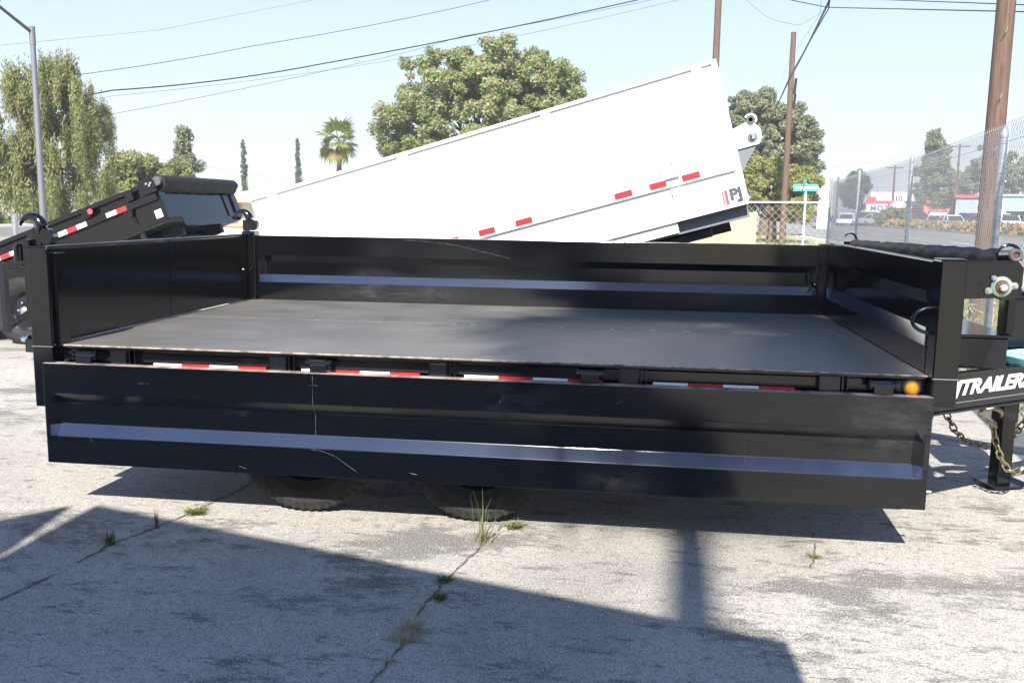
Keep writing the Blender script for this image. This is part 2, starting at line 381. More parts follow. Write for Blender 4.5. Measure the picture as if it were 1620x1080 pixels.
weed('dry_grass_clump', 'sparse dry straw at the near end of the centre crack', 2.15, -1.34, 40, .02, .05, M['grassdry'], 9, .9, .002)
weed('dry_grass_clump', 'long loose dry straw strewn along the centre crack in shade', 2.155, -1.18, 110, .022, .085, M['grassdry'], 12, .9, .0034, (.3, 1.8))
weed('weed_tuft', 'yellowish flat weed alone on the sunlit pavement at right', 3.84, -.05, 70, .015, .05, M['leafyellow'], 10, .9, .004)
weed('weed_tuft', 'pale grass fringe on the ground behind the rear post at far left', -.62, 1.75, 140, .09, .22, M['grassdry'], 11, .5, .004)

rngp = random.Random(77); b = MB()
for i in range(900):
    if i % 3: x = rngp.uniform(-1.2, 6.2); y = rngp.uniform(-2.2, 3.2)
    else:
        yy_ = rngp.uniform(-1.5, .6); x = (2.2 + .1*yy_ if i % 2 else .68 + .2*yy_) + rngp.gauss(0, .05); y = yy_
    q = rngp.uniform(.0012, .0042)*(1.8 if rngp.random() < .05 else 1); a = rngp.random()*6.28
    pts = [(x + q*math.cos(a+k*1.57)*rngp.uniform(.7, 1.3), y + q*math.sin(a+k*1.57)*rngp.uniform(.7, 1.3), .0) for k in range(4)]
    b.add(pts + [(x, y, q*rngp.uniform(.6, 1.1))], [(0,1,4), (1,2,4), (2,3,4), (3,0,4)])
mpb = mat('pebble_grit', (.3, .28, .25), .9); gq = N(mpb, 'ShaderNodeNewGeometry'); basecol(mpb, ramp(mpb, gq.outputs['Random Per Island'], [(0, (.06, .055, .05)), (.4, (.2, .18, .155)), (.75, (.4, .37, .33)), (1, (.62, .6, .56))]))
tag(b.build('grit', mpb, kind='stuff', recalc=False), 'scattered grit and tiny pebbles on the worn pavement', 'grit')
# ------------------------------------------------------------------ leaves
def leaf_mesh(name, P, D, ln, wd, seed, m, parent, kind='stuff', NRM=None):
    """one folded kite per leaf: P centres, D preferred directions (N,3) or None"""
    rng = np.random.default_rng(seed); n = len(P)
    d = rng.normal(size=(n, 3))
    if D is not None and len(D) == n: d = D*1.1 + d*.6
    d /= np.linalg.norm(d, axis=1)[:, None]
    q = rng.normal(size=(n, 3)) if NRM is None else NRM + rng.normal(size=(n, 3))*.42
    e = np.cross(d, q); e /= np.linalg.norm(e, axis=1)[:, None]
    s = (.6 + .8*rng.random(n))[:, None]
    up = np.cross(d, e)*.12
    V = np.stack([P - d*s*ln*.5, P + e*s*wd*.5 + up*s*wd, P + d*s*ln*.5, P - e*s*wd*.5 + up*s*wd], 1).reshape(-1, 3)
    off = np.array(parent_off(parent)); V = V - off
    me = bpy.data.meshes.new(name); me.vertices.add(4*n); me.vertices.foreach_set('co', V.ravel())
    me.loops.add(4*n); me.loops.foreach_set('vertex_index', np.arange(4*n, dtype=np.int32))
    me.polygons.add(n); me.polygons.foreach_set('loop_start', np.arange(0, 4*n, 4, dtype=np.int32))
    me.update(calc_edges=True); me.materials.append(m)
    o = bpy.data.objects.new(name, me); C.objects.link(o); o.parent = parent
    if kind: o['kind'] = kind
    return o
def tree(label, base, lobes, nleaf, ln, wd, m, seed, trunk_r=.2, trunk_h=2., droop=0, clump=.8, name='broadleaf_tree', cat='tree', group=None, nclump=70, bark='bark'):
    """lobes: list of (dx, dy, z, rx, rz): crown volume; leaves in clumps near the lobes' shells"""
    t = thing(name, label, cat, base, group); rng = np.random.default_rng(seed)
    bx, by = base[0], base[1]; vol = np.array([l[3]**2*l[4] for l in lobes])**.75; cl = []
    while len(cl) < nclump:
        l = lobes[len(cl) % len(lobes)] if len(cl) < 7*len(lobes) else lobes[rng.choice(len(lobes), p=vol/vol.sum())]
        q = rng.normal(size=3); q /= np.linalg.norm(q); r = rng.random()**.33*.96
        r = max(r, .45*rng.random())*(1.14 if rng.random() < .18 and name == 'broadleaf_tree' and l[3] > 1.2 else 1)
        cl.append((bx+l[0]+q[0]*r*l[3], by+l[1]+q[1]*r*l[3], l[2]+q[2]*r*l[4], clump*(.4+1.0*rng.random()**1.5)))
    cl = np.array(cl)
    # trunk and limbs
    tb = MB(); top = Vector((bx, by, trunk_h))
    ztop = max(l[2] for l in lobes) if name in ('conifer_tree', 'conical_tree', 'cypress_tree') else trunk_h
    if ztop > trunk_h: tb.tube([top, (bx, by, ztop)], [trunk_r*.85, trunk_r*.15], 7)
    tb.tube([(bx, by, -.05), (bx+trunk_r*.2, by, trunk_h*.5), top], [trunk_r*1.35, trunk_r, trunk_r*.85], 9); tb.build('trunk', M[bark], t, smooth=True)
    bb = MB()
    for i in rng.choice(len(cl), min(len(cl), 34), replace=False):
        p = Vector(cl[i][:3]); mid = top.lerp(p, .5) + Vector(rng.normal(size=3)*.25); 
        bb.tube([top - Vector((0, 0, .2)), mid, p], [trunk_r*.32, trunk_r*.16, trunk_r*.05], 5, caps=False)
    bb.build('branches', M[bark], t, smooth=True)
    w_ = cl[:, 3]**2; idx = rng.choice(len(cl), nleaf, p=w_/w_.sum())
    g = rng.normal(size=(nleaf, 3)); g /= np.linalg.norm(g, axis=1)[:, None]
    g *= (rng.random(nleaf)**.5)[:, None]*cl[idx, 3][:, None]
    D = None
    if droop:
        g[:, 0:2] *= .55; g[:, 2] *= 1.5; g[:, 2] -= droop*rng.random(nleaf)*cl[idx, 3]
        D = np.tile(np.array([0, 0, -1.0]), (nleaf, 1))
    else:
        g[:, 2] *= .8; D = None
    P = cl[idx, :3] + g
    ctr = np.array([bx, by, np.average([l[2] for l in lobes], weights=vol)])
    o1 = P - ctr; o1 /= np.linalg.norm(o1, axis=1)[:, None]; o2 = g/np.linalg.norm(g, axis=1)[:, None]
    NR = o1*.6 + o2*.7 + np.array([0, 0, .35]); k = P[:, 2] > .15
    leaf_mesh('crown', P[k], D[k] if D is not None else None, ln, wd, seed+1, m, t, NRM=NR[k])
    return t

# big round tree behind the white trailer
b0 = ground_at(765, 46)
def lob(px, py, rpx, rzpx, D, base, dy=0):
    c_ = at(px, py, D); k = D/F; return (c_.x-base.x, c_.y-base.y+dy, c_.z, rpx*k, rzpx*k)
tree('large round broadleaf tree rising behind the white dump bed', b0,
     [lob(700, 130, 72, 55, 46, b0), lob(780, 118, 88, 55, 46, b0), lob(745, 130, 50, 50, 46, b0), lob(860, 130, 58, 50, 46, b0), lob(660, 195, 55, 50, 46, b0, -1), lob(760, 190, 95, 60, 46, b0), lob(870, 185, 60, 55, 46, b0), lob(640, 235, 45, 35, 46, b0), lob(905, 165, 22, 26, 46, b0)],
     105000, .19, .09, M['leafbig'], 11, .35, 3.6, clump=.5, nclump=440)
b1 = ground_at(70, 33)
tree('weeping pepper tree with yellowish hanging foliage behind the lamp post', b1,
     [lob(75, 130, 62, 40, 33, b1), lob(30, 175, 40, 55, 33, b1), lob(110, 175, 55, 45, 33, b1), lob(20, 290, 75, 70, 33, b1), lob(95, 265, 80, 75, 33, b1), lob(135, 190, 36, 40, 33, b1), lob(90, 105, 26, 26, 33, b1), lob(-60, 270, 80, 90, 33, b1)],
     130000, .12, .032, M['leafpepper'], 12, .3, 3.0, droop=1.5, clump=.38, nclump=430, name='pepper_tree')
b2 = ground_at(225, 40)
tree('light green loose tree between the pepper tree and the conifer', b2,
     [lob(215, 275, 45, 32, 40, b2), lob(265, 285, 42, 30, 40, b2), lob(180, 300, 40, 30, 40, b2), lob(240, 310, 80, 30, 40, b2)],
     30000, .18, .06, M['leafpepper'], 13, .2, 1.6, clump=.33, nclump=220)
b3 = ground_at(292, 48)
tree('thin open conifer standing behind the tarp of the tilted black bed', b3,
     [lob(290, 222, 8, 18, 48, b3), lob(290, 243, 13, 14, 48, b3), lob(294, 265, 20, 22, 48, b3), lob(290, 290, 18, 16, 48, b3)],
     9000, .18, .06, M['leafgrey'], 14, .14, 4.0, clump=.34, nclump=46, name='conifer_tree')
for i, (px, top, lab) in enumerate(((388, 219, 'slim column cypress left of the other, above the black tarp roll'), (473, 217, 'slim column cypress right of the other, beside the palm'))):
    bb_ = ground_at(px, 90); hz = at(px, top, 90).z
    tree(lab, bb_, [(0, 0, hz*(.1+.8*k/7), .27*(1-.35*(k/7)**3) if k < 7 else .15, hz*.09) for k in range(8)], 9000, .18, .06, M['leafdark'], 20+i, .12, 1.2, clump=.15, nclump=260, name='cypress_tree', group='column cypresses')
b4 = ground_at(1210, 62)
tree('tall grey green tree behind the short utility pole', b4,
     [lob(1190, 190, 42, 40, 62, b4), lob(1240, 215, 45, 50, 62, b4), lob(1265, 240, 28, 36, 62, b4), lob(1205, 160, 14, 16, 62, b4), lob(1180, 230, 40, 50, 62, b4), lob(1275, 270, 20, 20, 62, b4)],
     70000, .24, .10, M['leafgrey'], 15, .3, 3.4, clump=.45, nclump=330)
b5 = ground_at(1222, 49)
tree('low yellow green bushy tree under the short utility pole', b5,
     [lob(1220, 285, 42, 32, 49, b5), lob(1262, 285, 34, 28, 49, b5), lob(1200, 300, 36, 34, 49, b5), lob(1255, 318, 45, 26, 49, b5), lob(1265, 335, 18, 18, 49, b5)],
     48000, .14, .06, M['leafyellow'], 16, .22, 1.3, clump=.36, nclump=200, name='bushy_tree')
b6 = ground_at(1481, 125)
tree('tall conical tree across the street behind the parked cars', b6,
     [lob(1480, 212, 7, 13, 125, b6), lob(1479, 225, 9, 12, 125, b6), lob(1480, 238, 14, 12, 125, b6), lob(1480, 254, 21, 18, 125, b6), lob(1480, 275, 29, 20, 125, b6), lob(1481, 300, 33, 24, 125, b6), lob(1482, 318, 30, 16, 125, b6)],
     26000, .42, .16, M['leafgrey'], 17, .3, 3., clump=.7, nclump=150, name='conical_tree')
b7 = ground_at(1357, 130)
tree('dark narrow tree behind the second fence post from the corner', b7, [lob(1357, 285, 16, 16, 130, b7), lob(1352, 310, 18, 22, 130, b7)], 8000, .42, .16, M['leafdark'], 18, .25, 3, clump=.7, nclump=50)
b8 = ground_at(1600, 150)
tree('dark spreading tree behind the turquoise building at far right', b8, [lob(1585, 270, 40, 28, 150, b8), lob(1625, 285, 45, 30, 150, b8), lob(1560, 255, 14, 28, 150, b8)], 16000, .5, .2, M['leafgrey'], 19, .3, 3, clump=.9, nclump=90)
b9 = ground_at(1530, 160)
tree('grey green tree above the red roof left of the big pole', b9, [lob(1528, 288, 26, 16, 160, b9), lob(1552, 280, 18, 24, 160, b9)], 9000, .5, .2, M['leafgrey'], 21, .25, 3, clump=.8, nclump=50)
ba = ground_at(1405, 112)
tree('small yellow green street tree in front of the motel sign', ba, [lob(1404, 340, 18, 6, 112, ba), lob(1430, 337, 12, 7, 112, ba)], 6000, .3, .12, M['leafyellow'], 22, .12, 1.2, clump=.4, nclump=40)

# ------------------------------------------------------------------ fan palms
def fan_leaf_mesh(m, seed):
    rng = random.Random(seed); b = MB(); n = 22
    b.tube([(0,0,0), (.25,0,.02), (.5,0,0)], [.018,.014,.012], 5)
    for i in range(n):
        a = -2.0 + 4.0*i/(n-1); ln = .62*(1-.16*abs(a)/2)*(.9+.2*rng.random()); dz = -.12-.35*rng.random()
        c_, s_ = math.cos(a), math.sin(a); wv = .034
        p0 = Vector((.5, 0, 0)); p1 = p0 + Vector((c_*ln*.55, s_*ln*.55, .02)); p2 = p0 + Vector((c_*ln, s_*ln, dz*ln))
        sd = Vector((-s_, c_, 0))*wv
        b.add([p0, p1+sd, p2, p1-sd, p1 + Vector((0,0,-.02))], [(0, 1, 4), (0, 4, 3), (1, 2, 4), (4, 2, 3)])
    o = b.build('frond', m, recalc=False); me = o.data; bpy.data.objects.remove(o); return me
FAN = fan_leaf_mesh(M['leafpalm'], 1); FANOLD = fan_leaf_mesh(M['leafpalmold'], 2)
def palm(label, base, h, r, nf, seed, trunk_r=.16):
    t = thing('fan_palm', label, 'palm tree', base); rng = random.Random(seed)
    b = MB(); k = 14
    b.tube([Vector(base) + Vector((.04*math.sin(i*.7), 0, h*i/k)) for i in range(k+1)], [trunk_r*(1.25-.35*i/k)*(1+.06*(i % 2)) for i in range(k+1)], 9)
    b.build('trunk', M['pole'], t, smooth=True)
    for i in range(nf):
        a = i*2.39996; el = 1.25 - 2.5*(i/(nf-1))**.9 + rng.gauss(0, .08)
        mt = Matrix.Rotation(a, 3, 'Z') @ Matrix.Rotation(-el, 3, 'Y') @ Matrix.Rotation(rng.gauss(0, .35), 3, 'X')
        s = r/1.1*(.85+.3*rng.random())
        o = inst('frond', FANOLD if el < -.55 else FAN, t, (0, 0, h), mt @ Matrix.Scale(s, 3))
    return t
pb = ground_at(537, 62); palm('small fan palm on the skyline between cypress and large tree', pb, at(537, 225, 62).z, 1.75, 17, 5)
palm('tall fan palm behind the camera whose shadow crosses the deck', (2.62, -13.8, 0), 14.6, 1.5, 44, 6, .105)

# ------------------------------------------------------------------ chain-link fence
def mesh_wires(b, P0, P1, h0, h1, pitch=.085, r=.0021):
    P0 = Vector(P0); P1 = Vector(P1); d = P1-P0; Ln = d.length; d.normalize(); nrm = d.cross(Vector((0,0,1)))
    nw = int(Ln/(pitch/2)); nz = int((h1-h0)/(pitch/2)); ks = np.arange(nz+1)
    base = np.array([(0, 1.0), (-.87, -.5), (.87, -.5)])
    V = []; Fc = []; off = 0
    dd = np.array(d); nn = np.array(nrm)
    for i in range(nw):
        s = (i+.5)*pitch/2; side = ((ks + i) % 2)*2-1
        c_ = np.array(P0)[None] + dd[None]*(s + side*pitch/4)[:, None] + nn[None]*(side*.002)[:, None]; c_[:, 2] += h0 + ks*pitch/2
        ring = c_[:, None, :] + base[None, :, 0, None]*dd*r + base[None, :, 1, None]*nn*r
        V.append(ring.reshape(-1, 3))
        k = np.arange(nz)
        for a in range(3):
            bq = (a+1) % 3
            Fc.append(np.stack([off+k*3+a, off+k*3+bq, off+(k+1)*3+bq, off+(k+1)*3+a], 1))
        off += (nz+1)*3
    return np.concatenate(V), np.concatenate(Fc)
def np_mesh(name, V, Fc, m, parent, kind=None):
    V = V - np.array(parent_off(parent)); n = len(Fc)
    me = bpy.data.meshes.new(name); me.vertices.add(len(V)); me.vertices.foreach_set('co', V.ravel())
    me.loops.add(4*n); me.loops.foreach_set('vertex_index', Fc.astype(np.int32).ravel())
    me.polygons.add(n); me.polygons.foreach_set('loop_start', np.arange(0, 4*n, 4, dtype=np.int32)); me.update(calc_edges=True); me.materials.append(m)
    o = bpy.data.objects.new(name, me); C.objects.link(o); o.parent = parent
    if kind: o['kind'] = kind
    return o
f3 = ground_at(1578, 9.0); f2 = ground_at(1437, 14.4); f1 = ground_at(1356, 19.9); fc = ground_at(1312, 25.3); f0 = f3 + (f3-f2)
fen = thing('chain_link_fence', 'tall chain link fence on round grey posts along the street at right', 'fence', f3)
HF = 2.42
for i, (q, h, r) in enumerate(((f0, 2.35, .031), (f3, 2.31, .031), (f2, 2.38, .031), (f1, 2.41, .031), (fc, 2.46, .038))):
    b = MB(); b.tube([q + Vector((0,0,-.05)), q + Vector((0,0,h-.03))], r, 14); b.lathe([(r*1.12, h-.06), (r*1.12, h-.02), (r*.9, h+.005), (r*.45, h+.025), (0, h+.03)], q, (0,0,1), 14)
    p_ = b.build('post', M['galv'], fen, smooth=True)
    for zz in (.5, 1.05, 1.55, 1.95, 2.2):
        b = MB(); b.lathe([(r+.0015, zz-.004), (r+.004, zz-.002), (r+.004, zz+.002), (r+.0015, zz+.004)], q, (0,0,1), 12)
        b.build('tie_wire', M['galv'], p_)
segs = [(f0, f3), (f3, f2), (f2, f1), (f1, fc)]
Vs = []; Fs = []; o_ = 0
for a, q in segs:
    dn = (q-a).normalized(); sh = Vector((dn.y, -dn.x, 0))*.036
    V, Fc = mesh_wires(None, a+sh, q+sh, .05, HF); Vs.append(V); Fs.append(Fc+o_); o_ += len(V)
np_mesh('chain_link_mesh', np.concatenate(Vs), np.concatenate(Fs), M['wire'], fen, 'stuff')
for zz in (.1, 1.2, 2.22):
    b = MB(); b.tube([q + Vector((.034, 0, zz)) for q in (f0, f3, f2, f1, fc)], .0025, 5); b.build('tension_wire', M['wire'], fen)
b = MB(); b.tube([fc + Vector((0, 0, 1.55)), fc + Vector((.1, -2.2, .03))], .021, 10); b.build('brace', M['galv'], fen, smooth=True)
b = MB(); b.tube([fc + Vector((0, 0, 1.72)), f1 + Vector((0, 0, 1.60))], .018, 8); b.build('brace', M['galv'], fen, smooth=True)
fl = Vector((-3.5, 25.6, 0)); fm = Vector((2.2, 25.5, 0))
fb = thing('chain_link_fence', 'lower chain link fence with white top rail running behind the white trailer', 'fence', fc)
HB = at(1250, 320, 25.5).z
b = MB(); b.tube([fc + Vector((-.06, 0, HB)), fm + Vector((0,0,HB)), fl + Vector((0,0,HB))], .024, 10); b.build('top_rail', M['letter'], fb, smooth=True)
for q in (fm, fl):
    b = MB(); b.tube([q, q + Vector((0,0,HB-.02))], .03, 12); b.build('post', M['galv'], fb, smooth=True)
V, Fc = mesh_wires(None, fl + Vector((0,-.03,0)), fc + Vector((-.04,-.03,0)), .05, HB-.03, pitch=.19, r=.0052); np_mesh('chain_link_mesh', V, Fc, M['galvlight'], fb, 'stuff')

# wooden board fence beyond
wf0 = at(1197, 340, 28.5); wf1 = Vector((-4.0, 33.0, 0)); wf0.z = 0
wf = thing('board_fence', 'tan vertical board fence behind the lower chain link', 'fence', wf0)
dv = (wf1-wf0); Lw = dv.length; dv.normalize(); zt = 1.55
bb_ = MB(); bb_.box(0, .138, -.01, .01, 0, zt); ob = bb_.build('board', M['fencewood'], None); bme = ob.data; bpy.data.objects.remove(ob)
ang = math.atan2(dv.y, dv.x); rngb = random.Random(4)
for i in range(int(Lw/.142)):
    inst('board', bme, wf, (dv.x*i*.142, dv.y*i*.142, rngb.gauss(0, .008)), Matrix.Rotation(ang + rngb.gauss(0, .01), 3, 'Z'))
for zz in (.35, 1.25):
    b = MB(); b.bar(wf0 + Vector((0, .05, zz)), wf1 + Vector((0, .05, zz)), .04, .09); b.build('rail', M['fencewood'], wf)

# ------------------------------------------------------------------ house and walls at left
ho = ground_at(385, 24); 
hs = thing('house', 'white stucco house with pale gable roof and tan trim behind the tilted beds', 'house', ho)
hx0 = at(378, 330, 24).x; hy0 = at(378, 330, 24).y; zE = at(378, 317, 24).z
b = MB(); b.box(hx0, hx0+7, hy0, hy0+5, 0, zE); b.build('wall', M['stucco'], hs)
b = MB(); b.prism([(hx0-.35, zE), (hx0+7.3, zE), (hx0+7.3, zE+.06), (hx0+3.6, zE+.5), (hx0-.35, zE+.16)], 'y', hy0-.4, hy0+5.4); b.build('roof', M['roofpale'], hs)
b = MB(); b.box(hx0-.36, hx0+7.3, hy0-.44, hy0-.402, zE-.05, zE+.05); b.build('fascia', M['fascia'], hs)
b = MB(); b.box(hx0-.012, hx0+.07, hy0-.02, hy0-.003, 0, zE-.05); b.build('corner_trim', M['fascia'], hs)
b = MB(); b.box(hx0+1.0, hx0+2.0, hy0-.03, hy0-.003, .9, 1.6); wi = b.build('window', M['letter'], hs); b = MB(); b.box(hx0+1.06, hx0+1.94, hy0-.034, hy0-.031, .96, 1.54); b.build('pane', M['glassdark'], wi)
w0 = ground_at(388, 20); w1 = ground_at(328, 20.5); zw = at(350, 358, 20).z
wl = thing('garden_wall', 'low cream wall with tan timber cap behind the far rear post', 'wall', w0)
b = MB(); b.bar(w0 + Vector((.6, 0, zw/2)), w1 + Vector((0, 0, zw/2)), .2, zw); b.build('wall_body', M['stucco'], wl)
b = MB(); b.bar(w0 + Vector((.6, 0, zw+.02)), w1 + Vector((0, 0, zw+.02)), .28, .05); b.build('timber_cap', M['fascia'], wl)
q0 = ground_at(-150, 22); q1 = ground_at(45, 24); zq = at(10, 362, 22).z
wl2 = thing('block_wall', 'cream block wall under the pepper tree at far left', 'wall', q0)
b = MB(); b.bar(q0 + Vector((0,0,zq/2)), q1 + Vector((0,0,zq/2)), .2, zq); b.build('wall_body', M['stucco'], wl2, bevel=.01)
b = MB(); b.bar(q0 + Vector((0,0,zq+.03)), q1 + Vector((0,0,zq+.03)), .26, .06); b.build('coping', M['roofpale'], wl2)
gp = ground_at(23, 19); zg = at(22, 342, 19).z
b = MB(); b.tube([gp, gp + Vector((0,0,zg))], .05, 12); b.lathe([(.055, zg-.05), (.055, zg), (.02, zg+.04), (0, zg+.045)], gp, (0,0,1), 12)
tag(b.build('fence_post', M['galv'], smooth=True), 'short grey steel fence post by the block wall at far left', 'post')
# street light at left
lp = ground_at(68, 18); lt = at(47, 42, 18)
ls = thing('street_light', 'grey steel lamp post with slanting arm at far left', 'street light', lp)
b = MB(); b.tube([lp + Vector((0,0,-.05)), lp + Vector((0,0,lt.z*.35)), lp + Vector((0,0,lt.z))], [.062, .055, .043], 16); b.build('pole', M['lampgrey'], ls, smooth=True)
b = MB(); b.lathe([(.05, lt.z-.3), (.05, lt.z), (0, lt.z+.01)], lp, (0,0,1), 14); b.lathe([(.1, 0), (.1, .03), (.07, .05)], lp, (0,0,1), 14); b.build('collar', M['lampgrey'], ls, smooth=True)
tp = lp + Vector((0, 0, lt.z-.1)); te = at(-8, 5, 17.6)
b = MB(); b.tube([tp, te], [.03, .024], 10); b.build('arm', M['bezel'], ls, smooth=True)
b = MB(); b.bar(te, te + (te-tp).normalized()*.7, .28, .1); b.build('lamp_head', M['bezel'], ls, bevel=.03)

# ------------------------------------------------------------------ utility poles and cables
def upole(label, px, D, pytop, r, lean=0):
    g = ground_at(px, D); zt_ = at(px, pytop, D).z; t = thing('utility_pole', label, 'utility pole', g)
    b = MB(); k = 10
    b.tube([g + Vector((lean*i/k, 0, zt_*i/k - (.1 if i == 0 else 0))) for i in range(k+1)], [r*(1.1-.22*i/k) for i in range(k+1)], 14); b.build('pole_shaft', M['pole'], t, smooth=True)
    return t, g, zt_
t, gA, zA = upole('thick brown utility pole beside the near fence post at right', 1563, 15, -260, .133)
for zz, a in ((at(1585, 55, 15).z, 0), (at(1580, 158, 15).z, .2), (at(1570, 240, 15).z, .6)):
    b = MB(); b.tube([gA + Vector((-.06, -.11, zz-.1)), gA + Vector((-.03, -.16, zz)), gA + Vector((.0, -.13, zz+.07))], .012, 6); b.build('step_bolt', M['bezel'], t)
b = MB(); b.bar(gA + Vector((-1.3, 0, zA-.6)), gA + Vector((1.3, 0, zA-.6)), .1, .12); b.build('crossarm', M['pole'], t)
t2_, gB, zB = upole('short brown utility pole in front of the grey green tree', 1240, 45, 52, .135)
b = MB(); 
for a, q in ((125, 150), (150, 170)):
    b.tube([gB + Vector((.2, -.12, at(1248, a, 45).z)), gB + Vector((.16, -.14, at(1248, q, 45).z))], .06, 8)
b.build('splice_box', M['blackflat'], t2_, smooth=True)
t3, gC, zC = upole('reddish utility pole rising behind the top of the white bed', 1122, 42, -190, .15)
for zz in (zC-.5, zC-1.5):
    b = MB(); b.bar(gC + Vector((-.2, -1.2, zz)), gC + Vector((.2, 1.2, zz)), .1, .12); b.build('crossarm', M['pole'], t3)
def cable(label, P, r=.012, sag=0., m='blackflat', grp=None):
    pts = [Vector(p) for p in P]; out = []
    for a, q in zip(pts[:-1], pts[1:]):
        for i in range(12):
            t_ = i/12; v = a.lerp(q, t_); v.z -= sag*4*t_*(1-t_); out.append(v)
    out.append(pts[-1])
    b = MB(); b.tube(out, r*.8, 6); tag(b.build('overhead_cable', M[m], smooth=True), label, 'cable', grp)
g_ = 'overhead cables'
def cab(label, pp, r, sag=0): cable(label, [at(x, y, D) for x, y, D in pp], r, sag, grp=g_)
cab('thickest black cable sloping down left across the whole sky', [(1130, -28, 42), (500, 103, 38), (178, 143, 36), (-120, 180, 35)], .028, .12)
cab('thin cable well above the thickest one at left', [(1126, -90, 42), (720, 13, 40), (400, 73, 38), (120, 119, 36), (-120, 155, 35)], .014, .06)
cab('faint cable just under the thickest one', [(1124, -12, 42), (640, 92, 40), (178, 152, 36), (-120, 190, 35)], .008, .1)
cab('thin cable dropping lowest into the pepper tree', [(1124, -20, 42), (730, 58, 41), (560, 102, 40), (175, 181, 37), (-100, 230, 36)], .010, .06)
cab('faintest cable high in the upper left sky', [(1120, -150, 42), (600, -20, 40), (250, 48, 38), (0, 72, 37), (-120, 80, 36)], .006)
cab('faint low wire between the small conifer and the cypresses', [(160, 236, 60), (400, 277, 70), (560, 292, 80)], .010)
cab('black cable bundle dropping past the short pole to the white bed', [(1322, -30, 24), (1308, 10, 25), (1248, 128, 44), (1205, 215, 58), (1150, 300, 75)], .034, .05)
cab('second black cable beside the bundle past the short pole', [(1316, -30, 24), (1311, 14, 25), (1251, 118, 44), (1212, 205, 58), (1150, 312, 75)], .020, .0)
cab('hair thin wire left of the cable bundle', [(1300, -20, 24), (1298, 22, 25), (1249, 95, 44), (1222, 160, 58)], .006)
cab('lower bluish black cable running right to the thick pole', [(1210, -8, 26), (1308, 12, 25), (1620, 19, 17), (1720, 21, 15)], .013)
cab('upper bluish black cable running right to the thick pole', [(1300, -8, 27), (1400, 0, 24), (1620, 8, 17), (1720, 11, 15)], .012)
cab('faint looping wire left of the cable bundle top', [(1170, -10, 28), (1215, 28, 28), (1265, 40, 27), (1306, 14, 25)], .005, .03)
for lab, px, D, pt, arms in (('distant utility pole with a crossarm right of the conical tree', 1510, 120, 228, 1), ('distant thin utility pole above the motel', 1411, 130, 262, 1), ('distant thin pole right of the fence corner', 1323, 120, 280, 0)):
    g = ground_at(px, D); zt_ = at(px, pt, D).z; t = thing('utility_pole', lab, 'utility pole', g)
    b = MB(); b.tube([g, g + Vector((0,0,zt_))], [.17, .11], 8); b.build('pole_shaft', M['pole'], t, smooth=True)
    if arms:
        b = MB(); b.bar(g + Vector((-1.1, 0, zt_-.3)), g + Vector((1.1, 0, zt_-.3)), .12, .14); b.build('crossarm', M['pole'], t)
cab('faint distant street wire at right, left of the thick pole', [(1150, 255, 130), (1330, 262, 130), (1510, 228, 120), (1700, 225, 100)], .016, .4)

# ------------------------------------------------------------------ street name sign
M['signgreen'] = mat('sign_green', (.03, .42, .34), .4)
sg = ground_at(1273, 34)
st = thing('street_sign', 'green street name sign on a thin white pole behind the fence', 'street sign', sg)
zt_ = at(1273, 291, 34).z
b = MB(); b.tube([sg, sg + Vector((0,0,zt_))], .035, 10); b.build('sign_pole', M['letter'], st, smooth=True)
za = at(1274, 302.5, 34).z; zb = at(1274, 291.8, 34).z; xa = at(1255, 297, 34); xb = at(1294, 297, 34); dd = (xb-xa); dd.z = 0; dd.normalize()
xa2 = Vector((xa.x, xa.y-.05, (za+zb)/2)); xb2 = Vector((xb.x, xb.y-.05, (za+zb)/2))
b = MB(); b.bar(xa2, xb2, .012, zb-za); sp = b.build('sign_blade', M['signgreen'], st, bevel=.01)
me = text_mesh('N MOUNTAIN AV', .125, 0, .004, .001, 1.0, .76)
place_text('lettering', me, M['letter'], sp, xa2 + dd*.06 + Vector((.008, -.014, -.045)), dd, (0,0,1))
b = MB(); c_ = at(1274, 287, 34); b.bar(c_ + Vector((-.12, -.45, 0)), c_ + Vector((.12, .45, 0)), .012, .17); b.build('sign_blade', M['signgreen'], st)

# ------------------------------------------------------------------ far side of the street
def pxbox(label, name, cat, px0, px1, pt, D, depth, m, roofm=None, roofpx=0):
    a = at(px0, pt, D); q = at(px1, pt, D); a.z = q.z = 0; z1 = at((px0+px1)/2, pt, D).z
    t = thing(name, label, cat, a); d = (q-a); Ln = d.length; d.normalize(); n_ = Vector((-d.y, d.x, 0))
    Mx = Matrix((Vector((d.x, n_.x, 0, a.x)), Vector((d.y, n_.y, 0, a.y)), Vector((0, 0, 1, 0)), Vector((0, 0, 0, 1))))
    b = MB(Mx); b.box(0, Ln, 0, depth, 0, z1); b.build('wall', m, t)
    if roofm:
        b = MB(Mx); b.box(-.2, Ln+.2, -.25, depth+.2, z1+.004, z1+roofpx*D/F); b.build('roof', roofm, t)
    return t, Mx, Ln, z1
M['motelred'] = mat('motel_red', (.55, .07, .07), .6); M['motelorange'] = mat('motel_orange_stucco', (.58, .24, .13), .8)
M['bluegrey'] = mat('blue_grey_wall', (.33, .39, .52), .8); M['turqwall'] = mat('turquoise_wall', (.30, .62, .66), .8); M['palewall'] = mat('pale_wall', (.66, .66, .68), .8)
M['letblue'] = mat('blue_sign_letters', (.08, .1, .38), .5)
t, Mx, Ln, z1 = pxbox('motel with orange walls, red arched parapet and a white sign', 'motel_building', 'building', 1372, 1462, 330, 128, 9, M['motelorange'], M['motelred'], 11)
b = MB(Mx)
for k in range(3):
    x0 = Ln*(.40+.2*k); pts = [(x0 + 1.25*math.cos(PI*i/10)+1.2, z1 + .1 + .85*math.sin(PI*i/10)) for i in range(11)]; b.prism(pts, 'y', -.4, -.26)
